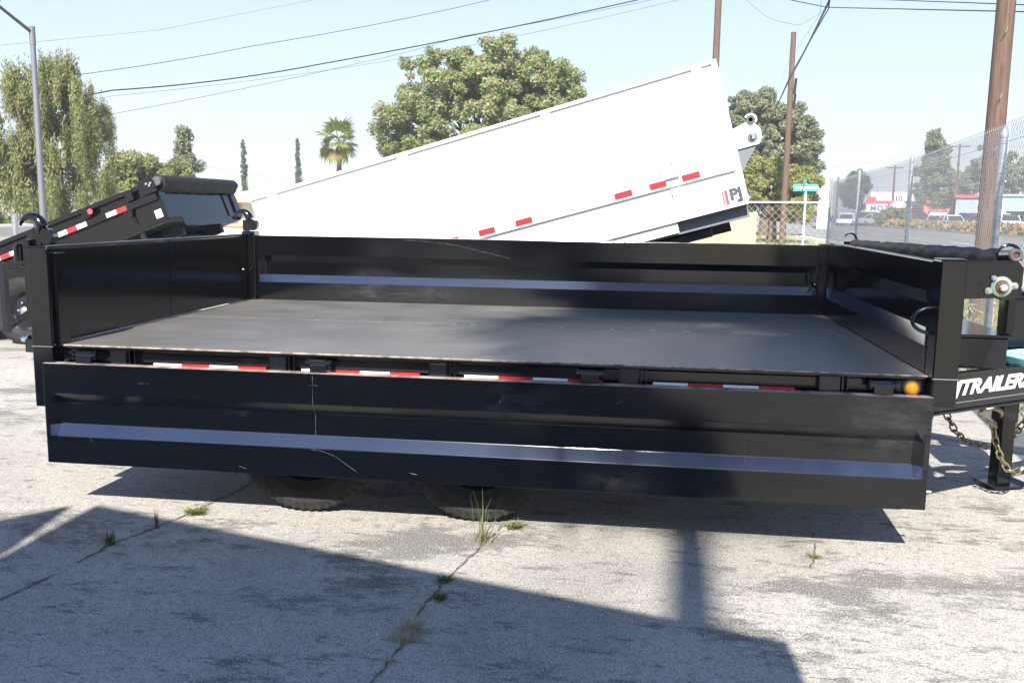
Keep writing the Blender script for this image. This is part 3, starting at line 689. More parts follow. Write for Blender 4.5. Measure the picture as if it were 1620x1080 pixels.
b.build('arch', M['letter'], t)
b = MB(Mx); b.box(-.1, Ln*.36, -.55, -.28, z1-.55, z1+.55); sb = b.build('sign_board', M['letter'], t)
me = text_mesh('MOTEL', .95, 0, .03, .01, 1.15); place_text('lettering', me, M['letblue'], sb, Mx @ Vector((.35, -.57, z1-.32)), Mx.to_3x3() @ Vector((1,0,0)), (0,0,1))
b = MB(Mx); b.box(-.1, .95, -.5, .6, z1+.554, z1+1.45); b.build('red_block', M['motelred'], t)
for k in range(5):
    b = MB(Mx); x0 = Ln*.42+k*Ln*.11; b.box(x0, x0+.55, -.04, -.005, .5, 1.8); b.build('window', M['glassdark'], t)
t, Mx, Ln, z1 = pxbox('pale grey tall building behind the motel bearing a dark number ten', 'pale_building', 'building', 1378, 1452, 304, 175, 12, M['palewall'])
me = text_mesh('10', 1.25, 0, .03, .01); place_text('lettering', me, M['letgrey'], t, Mx @ Vector((Ln*.52, -.03, z1-1.6)), Mx.to_3x3() @ Vector((1,0,0)), (0,0,1))
pxbox('blue grey flat building with red roof edge left of the thick pole', 'shop_building', 'building', 1513, 1562, 313, 118, 10, M['bluegrey'], M['motelred'], 4)
t, Mx, Ln, z1 = pxbox('turquoise walled building at the right edge behind the pole', 'shop_building', 'building', 1584, 1690, 310, 100, 10, M['turqwall'], M['palewall'], 2)
b = MB(Mx); b.box(Ln*.1, Ln*.5, -.04, -.005, .4, 1.9); b.build('window', M['glassdark'], t)
pxbox('orange walled shop left of the blue grey building', 'shop_building', 'building', 1462, 1511, 322, 124, 9, M['motelorange'], M['motelred'], 4)
pxbox('plain white building right of the bushy tree', 'white_building', 'building', 1296, 1319, 286, 95, 8, M['palewall'])
pxbox('white low kiosk in front of the orange shop', 'kiosk', 'kiosk', 1472, 1498, 333, 112, 3, M['letter'], M['motelred'], 2)
# groundcover strip between street and parking
rng = np.random.default_rng(5); n = 20000
P = np.stack([29.7 + rng.random(n)*3.0, 20 + rng.random(n)**1.2*190, .1 + rng.random(n)**1.5*.72], 1)
o = leaf_mesh('groundcover', P, None, .55, .32, 6, M['groundcover'], None); tag(o, 'orange brown dry groundcover strip between street and parked cars', 'ground cover')
sheet('planting_strip', [(29.5, -60), (33, -60), (33, 400), (29.5, 400)], .01, M['dirt'])
n = 26000; P = np.stack([-6 + rng.random(n)*19, 27.0 + rng.random(n)*37, rng.random(n)*.06], 1)
o = leaf_mesh('grass', P, np.tile(np.array([0, 0, 1.]), (n, 1)), .14, .03, 7, leafmat('verge_grass', [(.30,.30,.12),(.36,.33,.17),(.22,.25,.08)], .3), None); tag(o, 'sparse dry yellow green grass verge beyond the lower fence', 'grass')
n = 9000; yy = 3 + rng.random(n)*20; P = np.stack([5.95 + (yy-4.2)*.115 + rng.random(n)**1.4*3.2 + .06, yy, rng.random(n)**2*.34], 1)
o = leaf_mesh('weeds', P, np.tile(np.array([0, 0, 1.]), (n, 1)), .16, .022, 8, leafmat('fence_weeds', [(.18,.21,.06),(.30,.27,.12),(.22,.24,.08),(.36,.30,.17)], .3), None); tag(o, 'tangled green and straw weeds along the foot of the street fence', 'weeds')

# thin smog: one closed box of even air round the whole scene, ground included
hz = bpy.data.materials.new('haze'); hz.use_nodes = True; hn = hz.node_tree; hn.nodes.remove(hn.nodes['Principled BSDF'])
pv = hn.nodes.new('ShaderNodeVolumePrincipled'); pv.inputs['Color'].default_value = (.90, .94, 1, 1); pv.inputs['Density'].default_value = .0011; pv.inputs['Anisotropy'].default_value = .0
hn.links.new(pv.outputs[0], hn.nodes['Material Output'].inputs['Volume'])
tag(MB().box(-903, 903, -403, 1503, -1.02, 20.).build('haze', hz, kind='stuff'), 'thin pale smog softening the trees and street in the distance', 'haze')

# ------------------------------------------------------------------ parked cars
GL = M['glassdark']
def car_body(b, Ln=4.5, W_=1.78, suv=0):
    h = .15*suv
    side = [(0, .32), (.05, .62), (.35, .78+h), (1.25, .86+h), (3.6, .9+h), (4.35, .86+h), (4.5, .6), (4.45, .32)]
    b.prism([(x-Ln/2, z) for x, z in side], 'y', -W_/2, W_/2)
def make_car(name, label, loc, rz, col, suv=0):
    t = thing(name, label, 'car', loc, 'cars parked across the street'); mc = mat('car_paint', col, .25, coat=.5)
    h = .15*suv; loc = Vector(loc); Mx = Matrix.Translation(loc) @ Matrix.Rotation(rz, 4, 'Z')
    b = MB(Mx); car_body(b, suv=suv); b.build('body', mc, t, bevel=.06, seg=2)
    def cab_(x0, x1, x2, x3, z0, z1, w0, w1, bb):
        vs = [(x0,-w0,z0),(x3,-w0,z0),(x2,-w1,z1),(x1,-w1,z1),(x0,w0,z0),(x3,w0,z0),(x2,w1,z1),(x1,w1,z1)]
        bb.add(vs, [(0,1,2,3),(7,6,5,4),(0,3,7,4),(1,5,6,2),(3,2,6,7),(0,4,5,1)])
    b = MB(Mx); cab_(-1.05, -.35, 1.15+.4*suv, 1.95, .86+h, 1.40+h*1.6, .83, .66, b); cb = b.build('windows', GL, t, bevel=.03)
    b = MB(Mx); cab_(-.42, -.33, 1.12+.4*suv, 1.22+.4*suv, 1.37+h*1.6, 1.45+h*1.6, .68, .62, b)
    for sx in (-1, 1):
        b.bar((-1.05, sx*.83, .86+h), (-.36, sx*.67, 1.41+h*1.6), .05, .06); b.bar((1.95, sx*.83, .86+h), (1.17+.4*suv, sx*.67, 1.41+h*1.6), .06, .1); b.bar((.4, sx*.832, .86+h), (.4, sx*.668, 1.41+h*1.6), .08, .03)
    b.build('roof', mc, t)
    for wx in (-1.42, 1.35):
        for sy in (-1, 1):
            b = MB(Mx); b.lathe([(.0, .1), (.2, .1), (.2, .12), (.31, .12), (.33, .06), (.33, -.1), (0, -.1)], (wx, sy*.80, .33), (0, sy, 0), 18)
            wq = b.build('wheel', M['rubber'], t, smooth=True)
            b = MB(Mx); b.lathe([(0, .135), (.19, .125), (.19, .105)], (wx, sy*.80, .33), (0, sy, 0), 14); b.build('rim', M['zinc'], wq, smooth=True)
    for sy in (-1, 1):
        b = MB(Mx); b.box(-2.26, -2.1, sy*.62-.2, sy*.62+.2, .62, .74); b.build('headlight', M['whitetape'], t, bevel=.02)
        b = MB(Mx); b.box(2.16, 2.245, sy*.66-.16, sy*.66+.16, .66, .8+h); b.build('tail_light', M['red'], t, bevel=.02)
    return t
CARS = [(1291, 104, 'dark blue', (.05,.08,.2), 1, .2, 'dark blue suv parked behind the bushy tree by the fence corner'),
 (1341, 103, 'white', (.75,.75,.75), 0, 1.2, 'white car parked just right of the fence corner post'),
 (1372, 104, 'grey', (.22,.24,.28), 1, 1.0, 'grey blue suv parked below the motel sign board'),
 (1392, 101, 'silver', (.55,.56,.57), 0, 1.9, 'silver car parked between the grey blue suv and the blue car'),
 (1421, 100, 'blue', (.05,.1,.36), 0, 1.3, 'bright blue car parked left of the middle fence post'),
 (1453, 102, 'black', (.02,.02,.025), 1, 1.7, 'black suv parked right of the middle fence post'),
 (1481, 97, 'white', (.8,.8,.8), 0, 1.25, 'white sedan parked below the conical tree'),
 (1508, 95, 'white hood', (.62,.68,.78), 0, 1.6, 'pale blue car parked in front of the blue grey building'),
 (1531, 96, 'navy', (.03,.05,.16), 1, .5, 'navy pickup sized vehicle parked beside the maroon car'),
 (1550, 92, 'maroon', (.33,.03,.05), 0, 1.0, 'maroon car half hidden by the thick utility pole'),
 (1597, 88, 'white', (.8,.8,.8), 1, 1.4, 'white suv parked right of the near fence post'),
 (1622, 90, 'dark', (.1,.02,.03), 0, 1.1, 'dark red car cut by the right edge of view')]
for px, D, nm, col, suv, rz, lab in CARS:
    g = ground_at(px, D*1.14); make_car('parked_car', lab, g, rz, col, suv)

# ================================================================== MAIN DUMP TRAILER
H = .873; LX = 4.30; WY = 2.44
dt = thing('dump_trailer', 'black deck-over dump trailer with its near side panel folded down', 'trailer', (2.15, 1.22, 0))
BK = M['black']
for y0, y1 in ((0, 1.285), (1.294, 2.44)):
    b = MB(); b.box(0.0, LX, y0, y1, H-.008, H); b.build('deck_plate', M['deck'], dt, bevel=.002)
b = MB(); rngb = random.Random(2); x = .0
while x < LX: 
    l_ = rngb.uniform(.012, .05); b.box(x, min(LX, x+l_), 1.284, 1.2915, H-.004, H+rngb.uniform(.0005, .0025)); x += l_ + rngb.uniform(.03, .3)
b.build('weld_seam', M['zinc'], dt, kind='stuff')
# side rails: a lip under the plate, a recessed web and a lower flange
for s_, y in ((1, 0.0), (-1, WY)):
    b = MB(); b.prism([(y-.004*s_, H-.009), (y+.05*s_, H-.009), (y+.05*s_, .72), (y+.004*s_, .72), (y+.004*s_, .735), (y+.022*s_, .745), (y+.022*s_, .845), (y-.004*s_, .855)], 'x', 0.03, LX-.005)
    b.build('side_rail', BK, dt, bevel=.002)
def tape(x0, x1, z, n, y=.0195, hgt=.05, par=dt, first='w', name='reflective_tape', dx=(1,0,0), o=None):
    b = MB()
    for i in range(n):
        b.mi = (0 if first == 'w' else 1) if i % 2 == 0 else (1 if first == 'w' else 0)
        a = x0 + (x1-x0)*i/n; q = x0 + (x1-x0)*(i+1)/n
        b.box(a, q, y-.0015, y, z, z+hgt)
    return b.build(name, [M['whitetape'], M['red']], par, recalc=False)
tape(.533, 1.138, .740, 4); tape(1.325, 1.93, .740, 4); tape(2.155, 2.83, .741, 4); tape(3.068, 3.721, .741, 4)
for x in (.37, 1.22, 2.035, 2.955, 3.87):
    b = MB(); b.box(x-.048, x+.044, -.026, .021, .772, .856); b.mi = 1; b.box(x-.042, x+.038, -.0275, -.0262, .785, .848); b.build('stake_pocket', [BK, M['black2']], dt, bevel=.004)
    b = MB(); b.box(x+.052, x+.060, -.024, .021, .75, .856); b.box(x+.076, x+.082, -.018, .021, .75, .856); b.build('gusset', BK, dt, bevel=.001)
for x in (.19, 1.435, 2.77, 4.10):
    b = MB(); b.tube([(x-.058, -.034, .826), (x+.058, -.034, .826)], .017, 14); b.lathe([(0, -.062), (.022, -.062), (.022, -.05)], (x, -.034, .826), (1,0,0), 14); b.lathe([(0, .066), (.021, .066), (.021, .05)], (x, -.034, .826), (1,0,0), 14)
    hb = b.build('hinge', BK, dt, smooth=True)
    b = MB(); b.box(x-.042, x+.042, -.053, -.045, .785, .826); b.box(x-.05, x+.035, -.045, .02, .838, .846); b.build('hinge_strap', M['black2'], hb, bevel=.002)
b = MB(); b.tube([(.095, -.02, .835), (.125, -.024, .828), (.07, -.024, .793)], .009, 7); b.build('latch_rod', BK, dt, smooth=True)
# marker light
b = MB(); b.lathe([(.0375, -.01), (.0375, .012), (.034, .017), (.030, .014), (.030, 0)], (4.235, .012, .812), (0,-1,0), 28); ml = b.build('marker_light', M['bezel'], dt, smooth=True)
b = MB(); b.lathe([(.0295, .0), (.029, .014), (.024, .021), (.0225, .019), (.0205, .022), (.010, .027), (0, .028)], (4.235, .012, .812), (0,-1,0), 28); b.build('lens', M['amber'], ml, smooth=True)

def ribbed_panel(name, a0, a1, z0, z1, place, rows, depth=.0415, thick=.058, rustedge=False, ends=(.025, .04)):
    """place(a, d, z): a along, d depth behind the face"""
    As = [a0, a0+ends[0], a0+ends[0]+ends[1], a1-ends[0]-ends[1], a1-ends[0], a1]; Af = [0, 0, 1, 1, 0, 0]
    Zs = [z1] + [z1-(z1-z0)*r for r in rows] + [z0]; Zf = [0, 0, 1, 1, 0, 0]
    b = MB(); V = [place(a, depth*fa*fz, z) for a, fa in zip(As, Af) for z, fz in zip(Zs, Zf)]
    fs = [(i*6+j, i*6+j+1, (i+1)*6+j+1, (i+1)*6+j) for i in range(5) for j in (0, 1, 2, 4)]
    V += [place(a, thick, z) for a in As for z in (z1, z0)]; k = 36
    fs += [(k+2*i, k+2*i+2, k+2*i+3, k+2*i+1) for i in range(5)]
    b.add(V, fs); b.mi = 1 if rustedge else 0
    b.add(V, [(i*6, (i+1)*6, k+2*i+2, k+2*i) for i in range(5)]); b.mi = 0
    b.add(V, [(i*6+5, k+2*i+1, k+2*i+3, (i+1)*6+5) for i in range(5)])
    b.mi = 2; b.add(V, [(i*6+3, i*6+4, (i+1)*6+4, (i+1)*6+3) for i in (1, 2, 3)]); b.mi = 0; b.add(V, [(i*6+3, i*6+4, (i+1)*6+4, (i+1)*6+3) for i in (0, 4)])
    b.add(V, [tuple(range(0, 6)) + (k+1, k), tuple(range(35, 29, -1)) + (k+10, k+11)])
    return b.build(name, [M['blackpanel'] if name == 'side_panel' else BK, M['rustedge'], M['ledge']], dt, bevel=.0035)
rows = (.292, .405, .612, .722)
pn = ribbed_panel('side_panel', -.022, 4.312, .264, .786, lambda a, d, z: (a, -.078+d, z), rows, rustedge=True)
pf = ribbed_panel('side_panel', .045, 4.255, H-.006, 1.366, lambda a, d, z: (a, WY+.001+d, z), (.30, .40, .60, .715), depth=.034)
def yprof(z, z0, z1, rws, y0, dep):
    f = (z1-z)/(z1-z0); a, q, c_, d_ = rws
    k = 0 if f < a or f > d_ else ((f-a)/(q-a) if f < q else (1 if f < c_ else (d_-f)/(d_-c_)))
    return y0 + dep*k
def scratch(par, pts, wd, prof):
    P = []
    for (a, q) in zip(pts[:-1], pts[1:]):
        n = max(2, int(math.dist(a, q)/.008))
        for i in range(n): P.append((a[0]+(q[0]-a[0])*i/n, a[1]+(q[1]-a[1])*i/n))
    P.append(pts[-1]); rg_ = random.Random(int(pts[0][0]*1000)); b = MB(); vs = []; fs = []
    for i, (x, z) in enumerate(P):
        a = P[max(0, i-1)]; q = P[min(len(P)-1, i+1)]; dx, dz = q[0]-a[0], q[1]-a[1]; l_ = math.hypot(dx, dz) or 1; w_ = wd*(.3+.8*rg_.random())
        nx, nz = -dz/l_*w_/2, dx/l_*w_/2
        vs += [(x+nx, prof(z+nz)-.0007, z+nz), (x-nx, prof(z-nz)-.0007, z-nz)]
        if i and rg_.random() > .12: fs.append((2*i-2, 2*i-1, 2*i+1, 2*i))
    b.add(vs, fs); b.build('scratch', M['scratch'], par, recalc=False)
pr_n = lambda z: yprof(z, .264, .786, rows, -.078, .0415)
pr_f = lambda z: yprof(z, H-.006, 1.366, (.30, .41, .60, .715), WY+.001, .034)
for pts, wd in (([(1.4165, .778), (1.4145, .62), (1.412, .47)], .0013), ([(1.393, .727), (1.444, .727)], .0011), ([(1.40, .405), (1.46, .398), (1.53, .373), (1.60, .325), (1.635, .302)], .0016), ([(3.502, .535), (3.506, .437)], .0012), ([(2.345, .682), (2.362, .708)], .0014), ([(.22, .408), (.235, .385)], .0016), ([(1.02, .30), (1.07, .285)], .0022), ([(1.9, .31), (1.95, .303)], .0026), ([(2.9, .70), (2.93, .715)], .0014), ([(.5, .70), (.56, .703)], .001)):
    scratch(pn, pts, wd, pr_n)
for pts, wd in (([(1.22, 1.35), (1.42, 1.342), (1.616, 1.319), (1.856, 1.267), (2.03, 1.228)], .0018), ([(3.6, 1.33), (3.8, 1.335)], .0018), ([(1.1, .94), (1.25, .95)], .0015)):
    scratch(pf, pts, wd, pr_f)
b = MB(); b.tube([(4.312, -.05, .345), (4.338, -.05, .345)], .008, 8); b.build('panel_pin', M['zinc'], dt, smooth=True)
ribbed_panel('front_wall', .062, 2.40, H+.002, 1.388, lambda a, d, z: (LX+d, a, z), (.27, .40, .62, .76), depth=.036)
for y0, y1 in ((.062, 1.212), (1.222, 2.39)):
    b = MB(); b.box(-.05, -.008, y0, y1, H+.004, 1.362); d_ = b.build('rear_door', BK, dt, bevel=.004)
    b = MB(); b.box(-.055, -.003, y0, y1, 1.364, 1.378); b.build('top_edge', M['black2'], d_, bevel=.003)
    b = MB()
    for k in range(2): b.tube([(-.065, y0+.01, 1.0+.25*k), (-.065, y0+.01, 1.06+.25*k)], .014, 8)
    b.build('door_hinge', BK, d_, smooth=True)
b = MB(); x = 0.1
rngb = random.Random(9)
for k in range(26): b.box(-.006, .003, .1+k*.04, .118+k*.04, H, H+.004)
b.build('weld_bead', M['zinc'], dt, kind='stuff')
# posts
def post(x0, x1, y0, y1, z0, z1):
    b = MB(); b.box(x0, x1, y0, y1, z0, z1); o = b.build('corner_post', BK, dt, bevel=.006)
    b = MB(); b.box(x0+.002, x1-.002, y0+.002, y1-.002, z1+.0005, z1+.006); b.build('post_cap', M['black2'], o, bevel=.002); return o
p1 = post(-.087, .028, -.056, .058, .553, 1.372); p2 = post(4.302, 4.412, -.058, .060, .735, 1.398); p3 = post(-.05, .055, 2.40, 2.50, .55, 1.392); p4 = post(4.248, 4.325, 2.412, 2.50, .6, 1.372)
for o, x0, x1, y in ((p1, -.0875, .0285, -.0565), (p2, 4.3015, 4.4125, -.0585)):
    b = MB(); b.tube([(x0, y, H-.005), (x1, y, H-.005)], .0025, 6); b.build('weld_line', M['zinc'], o)
b = MB(); b.box(.030, .048, -.02, .058, H+.004, 1.345); b.build('door_stop', BK, dt, bevel=.003)
# D-rings
def dring(c_, ex, ez, rx, rz, r=.0085):
    c_ = Vector(c_); b = MB(); pts = [c_ + Vector(ex)*(rx*math.sin(PI*i/14)) + Vector(ez)*(rz*math.cos(PI*i/14)) for i in range(15)]
    b.tube(pts, r, 8); o = b.build('d_ring', BK, dt, smooth=True); return o
dring((4.302, .0, 1.125), (-1, 0, 0), (0, 0, 1), .088, .058); dring((4.248, 2.41, 1.12), (-.75, -.66, 0), (0, 0, 1), .075, .05); dring((0.002, 2.398, 1.165), (0, -.2, -1), (1, 0, 0), .07, .038, .008)
b = MB(); b.tube([(4.20, 2.33, 1.05), (4.22, 2.31, 1.03), (4.245, 2.33, 1.035)], .008, 7); b.build('ring_clip', M['black2'], dt, smooth=True)
# front: tarp bracket, roll, bearing
b = MB(); b.prism([(4.414, 1.396), (4.626, 1.404), (4.655, 1.37), (4.655, 1.29), (4.625, 1.232), (4.57, 1.226), (4.545, 1.235), (4.414, 1.228)], 'y', -.03, -.022); tb_ = b.build('tarp_bracket', BK, dt, bevel=.002)
b = MB(); b.lathe([(.006, 0), (.006, .002), (0, .002)], (4.483, -.031, 1.29), (0,-1,0), 10); b.build('bolt_hole', M['blackflat'], tb_)
b = MB(); b.prism([(4.414, 1.396), (4.626, 1.404), (4.655, 1.37), (4.655, 1.29), (4.57, 1.226), (4.414, 1.228)], 'y', 2.45, 2.458); b.build('tarp_bracket', BK, dt, bevel=.002)
cB = Vector((4.566, -.032, 1.287))
b = MB(); b.lathe([(.045, 0), (.045, .008), (.041, .012), (.029, .014), (.027, .010), (.027, 0)], cB, (0,-1,0), 28)
for s_ in (-1, 1): 
    b.tube([cB + Vector((s_*.052, 0, s_*.012 - .008)), cB + Vector((s_*.052, -.010, s_*.012-.008))], .016, 12)
br = b.build('bearing', M['greencast'], dt, smooth=True)
b = MB(); b.lathe([(.027, .0), (.027, .022), (.019, .026)], cB, (0,-1,0), 20); b.build('bearing_collar', M['rust'], br, smooth=True)
b = MB(); b.lathe([(.0185, .0), (.0185, .036), (.014, .04), (0, .04)], cB, (0,-1,0), 18); b.build('shaft_end', M['chrome'], br, smooth=True)
for q in ((-.053, -.018), (.053, .006), (-.036, .038)):
    b = MB(); b.lathe([(0, .026), (.0085, .026), (.0085, .012), (.012, .012), (.012, .002)], cB + Vector((q[0], 0, q[1])), (0,-1,0), 6); b.build('bolt', M['zinc'], br)
def wrinkled_roll(P0, P1, r, seed, n=20, seg=90, sagbag=0, pinch=.22, wr=.05):
    rng = random.Random(seed); P0 = Vector(P0); P1 = Vector(P1); d = (P1-P0).normalized(); side = d.cross(Vector((0,0,1))).normalized(); up = side.cross(d)
    b = MB(); vs = []; ph = [rng.random()*6.28 for _ in range(8)]
    for i in range(seg+1):
        t = i/seg; c_ = P0.lerp(P1, t); pin = 1 - pinch*max(0, math.sin(t*6*PI*1.0))**12
        for k in range(n):
            a = 2*PI*k/n; rr = r*pin*(1 + wr*math.sin(23*t*3+ph[0]+2*a) + wr*math.sin(61*t+ph[1]-a*3) + .7*wr*rng.gauss(0, 1))
            v = c_ + side*(math.cos(a)*rr) + up*(math.sin(a)*rr)
            if sagbag and math.sin(a) < 0: v.z += sagbag*math.sin(a)*(.9+(.04+4*wr)*math.sin(40*t+ph[2]))
            vs.append(v)
    b.add(vs, [(i*n+k, i*n+(k+1) % n, (i+1)*n+(k+1) % n, (i+1)*n+k) for i in range(seg) for k in range(n)] + [tuple(range(n)), tuple(range(seg*n, (seg+1)*n))])
    return b
rb = wrinkled_roll((4.606, .10, 1.412), (4.478, 2.42, 1.378), .033, 3, sagbag=.045).build('tarp_roll', M['tarp'], dt, smooth=True)
b = MB(); b.tube([(4.614, -.03, 1.426), (4.606, .12, 1.416)], .0245, 20); b.build('roll_tube', M['black2'], rb, smooth=True)
b = MB(); b.lathe([(.0275, -.012), (.0275, .012), (.0225, .016), (.014, .014), (.013, -.005)], (4.614, -.03, 1.426), (0,-1,0), 24); b.build('tube_end', M['bezel'], rb, smooth=True)
b = MB(); b.lathe([(.0128, .0), (0, .0)], (4.614, -.036, 1.426), (0,-1,0), 18); b.build('tube_bore', M['rust'], rb)
def hook(name, c_, dirx, s=1, par=dt, m=BK, ydir=(0, 1, 0)):
    c_ = Vector(c_); b = MB(); dx = Vector(dirx)
    pts = []; n = 16
    for i in range(n+1):
        a = -.35 + 3.0*i/n; pts.append(c_ + dx*(.055*s*math.cos(a)) + Vector((0, 0, .055*s*math.sin(a))))
    b.tube(pts, [.011*s*(1-.45*i/n) for i in range(n+1)], 8); return b.build(name, m, par, smooth=True)
hook('tarp_hook', (4.590, -.02, 1.420), (1, 0, 0), .9); hook('tarp_hook', (4.455, 2.45, 1.41), (1, 0, 0), .8)
# front rack, toolbox
b = MB(); b.box(4.785, 4.825, .455, .50, 1.0165, 1.24); b.build('front_upright', BK, dt, bevel=.004)
b = MB(); b.bar((4.64, -.02, 1.262), (4.81, .49, 1.262), .035, .04); b.build('bracket_arm', BK, dt, bevel=.004)
b = MB(); b.box(4.36, 4.79, .42, 2.0, .845, 1.0); tbx = b.build('toolbox', M['black2'], dt, bevel=.006)
b = MB(); b.box(4.35, 4.81, .405, 2.02, 1.002, 1.016); b.build('lid', BK, tbx, bevel=.004)
b = MB(); b.box(4.505, 4.535, .412, .419, .93, .985); b.build('latch', M['zinc'], tbx, bevel=.003)
b = MB(); b.box(4.925, 5.3, .80, .95, .90, 1.19); pb_ = b.build('pump_box', M['black2'], dt, bevel=.006)
b = MB(); b.box(4.915, 5.31, .79, .96, 1.192, 1.205); b.build('lid', BK, pb_, bevel=.004)
b = MB(); b.tube([(4.94, .785, 1.175), (5.3, .785, 1.175)], .013, 10); b.build('lid_hinge', BK, pb_, smooth=True)
b = MB(); b.box(5.0, 5.25, .83, .92, .846, .899); b.build('box_foot', BK, pb_)
# tongue
def ibeam(P0, P1, h, wf, outer):
    P0 = Vector(P0); P1 = Vector(P1); b = MB(); zc = Vector((0,0,h/2))
    b.bar(P0 + zc - Vector((0,0,.006)), P1 + zc - Vector((0,0,.006)), wf, .012); b.bar(P0 - zc + Vector((0,0,.006)), P1 - zc + Vector((0,0,.006)), wf, .012); b.bar(P0, P1, .008, h-.025)
    return b.build('tongue_beam', M['black2'], dt, bevel=.003)
zc = .748
T0 = Vector((4.16, .02, zc)); T1 = Vector((5.70, 1.16, zc)); tdir = (T1-T0).normalized()
tbm = ibeam(T0, T1, .196, .04, 1); ibeam((4.16, 2.42, zc), (5.70, 1.28, zc), .196, .04, 1)
nrm = Vector((tdir.y, -tdir.x, 0))
me = text_mesh('PJTRAILERS', .100, .30, .0038, .0006, .98, 1.36)
s0 = T0 + tdir*.363 + nrm*.0065 + Vector((0,0,-.014))
place_text('lettering', me, M['letter'], tbm, s0, tdir, (0,0,1))
b = MB(); b.tube([T0 + nrm*.006 + Vector((0,0,-.052)), T1 + nrm*.006 + Vector((0,0,-.052))], .003, 6); b.build('trim_line', M['greypaint'], tbm)
b = MB(); b.prism([(5.66, .665), (5.9, .68), (6.0, .72), (6.0, .79), (5.9, .83), (5.66, .83)], 'y', 1.14, 1.30); b.build('coupler', M['black2'], dt, bevel=.01)
# jack
Mj = Matrix.Translation((5.145, 1.30, 0)) @ Matrix.Rotation(R(18), 4, 'Z')
b = MB(Mj); b.box(-.052, .052, -.052, .052, .40, .98); b.build('jack_tube', M['black2'], dt, bevel=.006)
b = MB(Mj); b.box(-.044, .044, -.044, .044, .022, .44); jl = b.build('jack_leg', BK, dt, bevel=.006)
b = MB(Mj); b.box(-.088, .088, -.088, .088, .014, .023); 
b.prism([(-.088, .0225), (-.088, .014), (-.125, .035), (-.125, .043)], 'y', -.088, .088); b.prism([(.088, .0225), (.088, .014), (.125, .035), (.125, .043)], 'y', -.088, .088); b.build('foot_plate', M['black2'], jl, bevel=.003)
b = MB(Mj); b.lathe([(.035, .0), (.035, .014), (0, .014)], (0, 0, 0), (0,0,1), 16); b.build('foot_pad', M['rust'], jl)
# underframe
for y in (.72, 1.72):
    b = MB(); b.box(.1, 4.4, y-.04, y+.04, .60, .78); b.build('frame_rail', M['blackflat'], dt, bevel=.004)
for k in range(9):
    b = MB(); b.box(.12+k*.51, .17+k*.51, .06, 2.38, .785, .862); b.build('cross_member', M['blackflat'], dt)
b = MB(); b.box(-.06, .0, .06, 2.40, .60, .86); b.build('rear_sill', BK, dt, bevel=.004)
b = MB(); b.box(LX+.0, LX+.06, .062, 2.38, .66, .872); b.build('front_sill', BK, dt, bevel=.004)
b = MB(); b.bar((1.0, 1.22, .5), (2.7, 1.22, .76), .12, .12); b.build('hoist_cylinder', M['blackflat'], dt, bevel=.02)
def make_wheel(par, c_, s_, r=.39, wd=.22):
    c_ = Vector(c_); n = 104; b = MB(); ax = Vector((0, s_, 0))
    prof = [(.22, .085), (.27, .108), (.33, .112), (.372, .104), (.385, .085), (.388, .0), (.385, -.085), (.372, -.104), (.33, -.112), (.22, -.1)]
    vs = []; 
    for k in range(n):
        a = 2*PI*k/n; 
        for j, (q, h) in enumerate(prof):
            rr = q
            if j in (3, 4, 6, 7) and k % 2 == 0: rr -= .008
            if j == 3 and k % 2 == 0: h -= .006
            vs.append(c_ + Vector((math.cos(a)*rr, s_*h, math.sin(a)*rr)))
    N_ = len(prof); fs = [(k*N_+j, ((k+1) % n)*N_+j, ((k+1) % n)*N_+j+1, k*N_+j+1) for k in range(n) for j in range(N_-1)]
    b2 = MB(); b2.lathe([(.0, .06), (.06, .06), (.08, .03), (.17, .02), (.2, .06), (.225, .08), (.225, -.08), (.0, -.08)], c_, ax, 28)
    wq = b2.build('wheel', M['black2'], par, smooth=True)
    b.add(vs, fs); ty = b.build('tyre', M['rubber'], wq)
    b3 = MB(); b3.lathe([(.0, .11), (.04, .105), (.055, .09), (.06, .05)], c_, ax, 18)
    for k in range(6): 
        a = k*PI/3; b3.lathe([(0, .055), (.011, .05), (.011, .02)], c_ + Vector((math.cos(a)*.1, 0, math.sin(a)*.1)), ax, 6)
    b3.build('hub', M['zinc'], wq, smooth=True)
for x in (1.29, 2.20):
    make_wheel(dt, (x, .235, .388), -1); make_wheel(dt, (x, 2.205, .388), 1)
    b = MB(); b.tube([(x, .3, .388), (x, 2.14, .388)], .045, 12); b.build('axle', M['blackflat'], dt, smooth=True)
    b = MB(); b.tube([(x-.35, .72, .56), (x, .72, .46), (x+.35, .72, .56)], .025, 6); b.tube([(x-.35, 1.72, .56), (x, 1.72, .46), (x+.35, 1.72, .56)], .025, 6); b.build('leaf_spring', M['blackflat'], dt)
# rear hardware
def hook_head(x, y, z, s=1.):
    b = MB(); b.box(x-.062, x-.012, y-.02, y+.02, z, z+.085); b.tube([(x+.018, y-.025, z+.045), (x+.018, y+.025, z+.045)], .042*s, 16); o = b.build('hook_bracket', BK, dt, bevel=.003)
    b = MB(); pts = []; rr = []
    for i in range(15):
        t = i/14; a = .15 + 2.75*t; pts.append((x-.075 + .062*math.cos(a), y, z+.085 + .062*math.sin(a)*1.0)); rr.append(.026*(1-t)**.8+.006)
    b.tube(pts, rr, 9); b.tube([pts[0], (x-.02, y, z+.06)], [.027, .028], 9)
    b.build('tarp_hook', BK, dt, smooth=True)
hook_head(-.03, .02, 1.379); hook_head(.01, 2.45, 1.399)
b = MB(); b.box(-.125, -.087, -.03, .02, 1.0, 1.41); b.build('door_hinge_plate', BK, dt, bevel=.004)
b = MB(); b.tube([(-.165, .0, 1.30), (-.165, .0, 1.375)], .028, 14); b.lathe([(.012, .0), (.02, .0), (.02, .012), (0, .012)], (-.165, 0, 1.375), (0,0,1), 8); b.build('hinge_barrel', BK, dt, smooth=True)
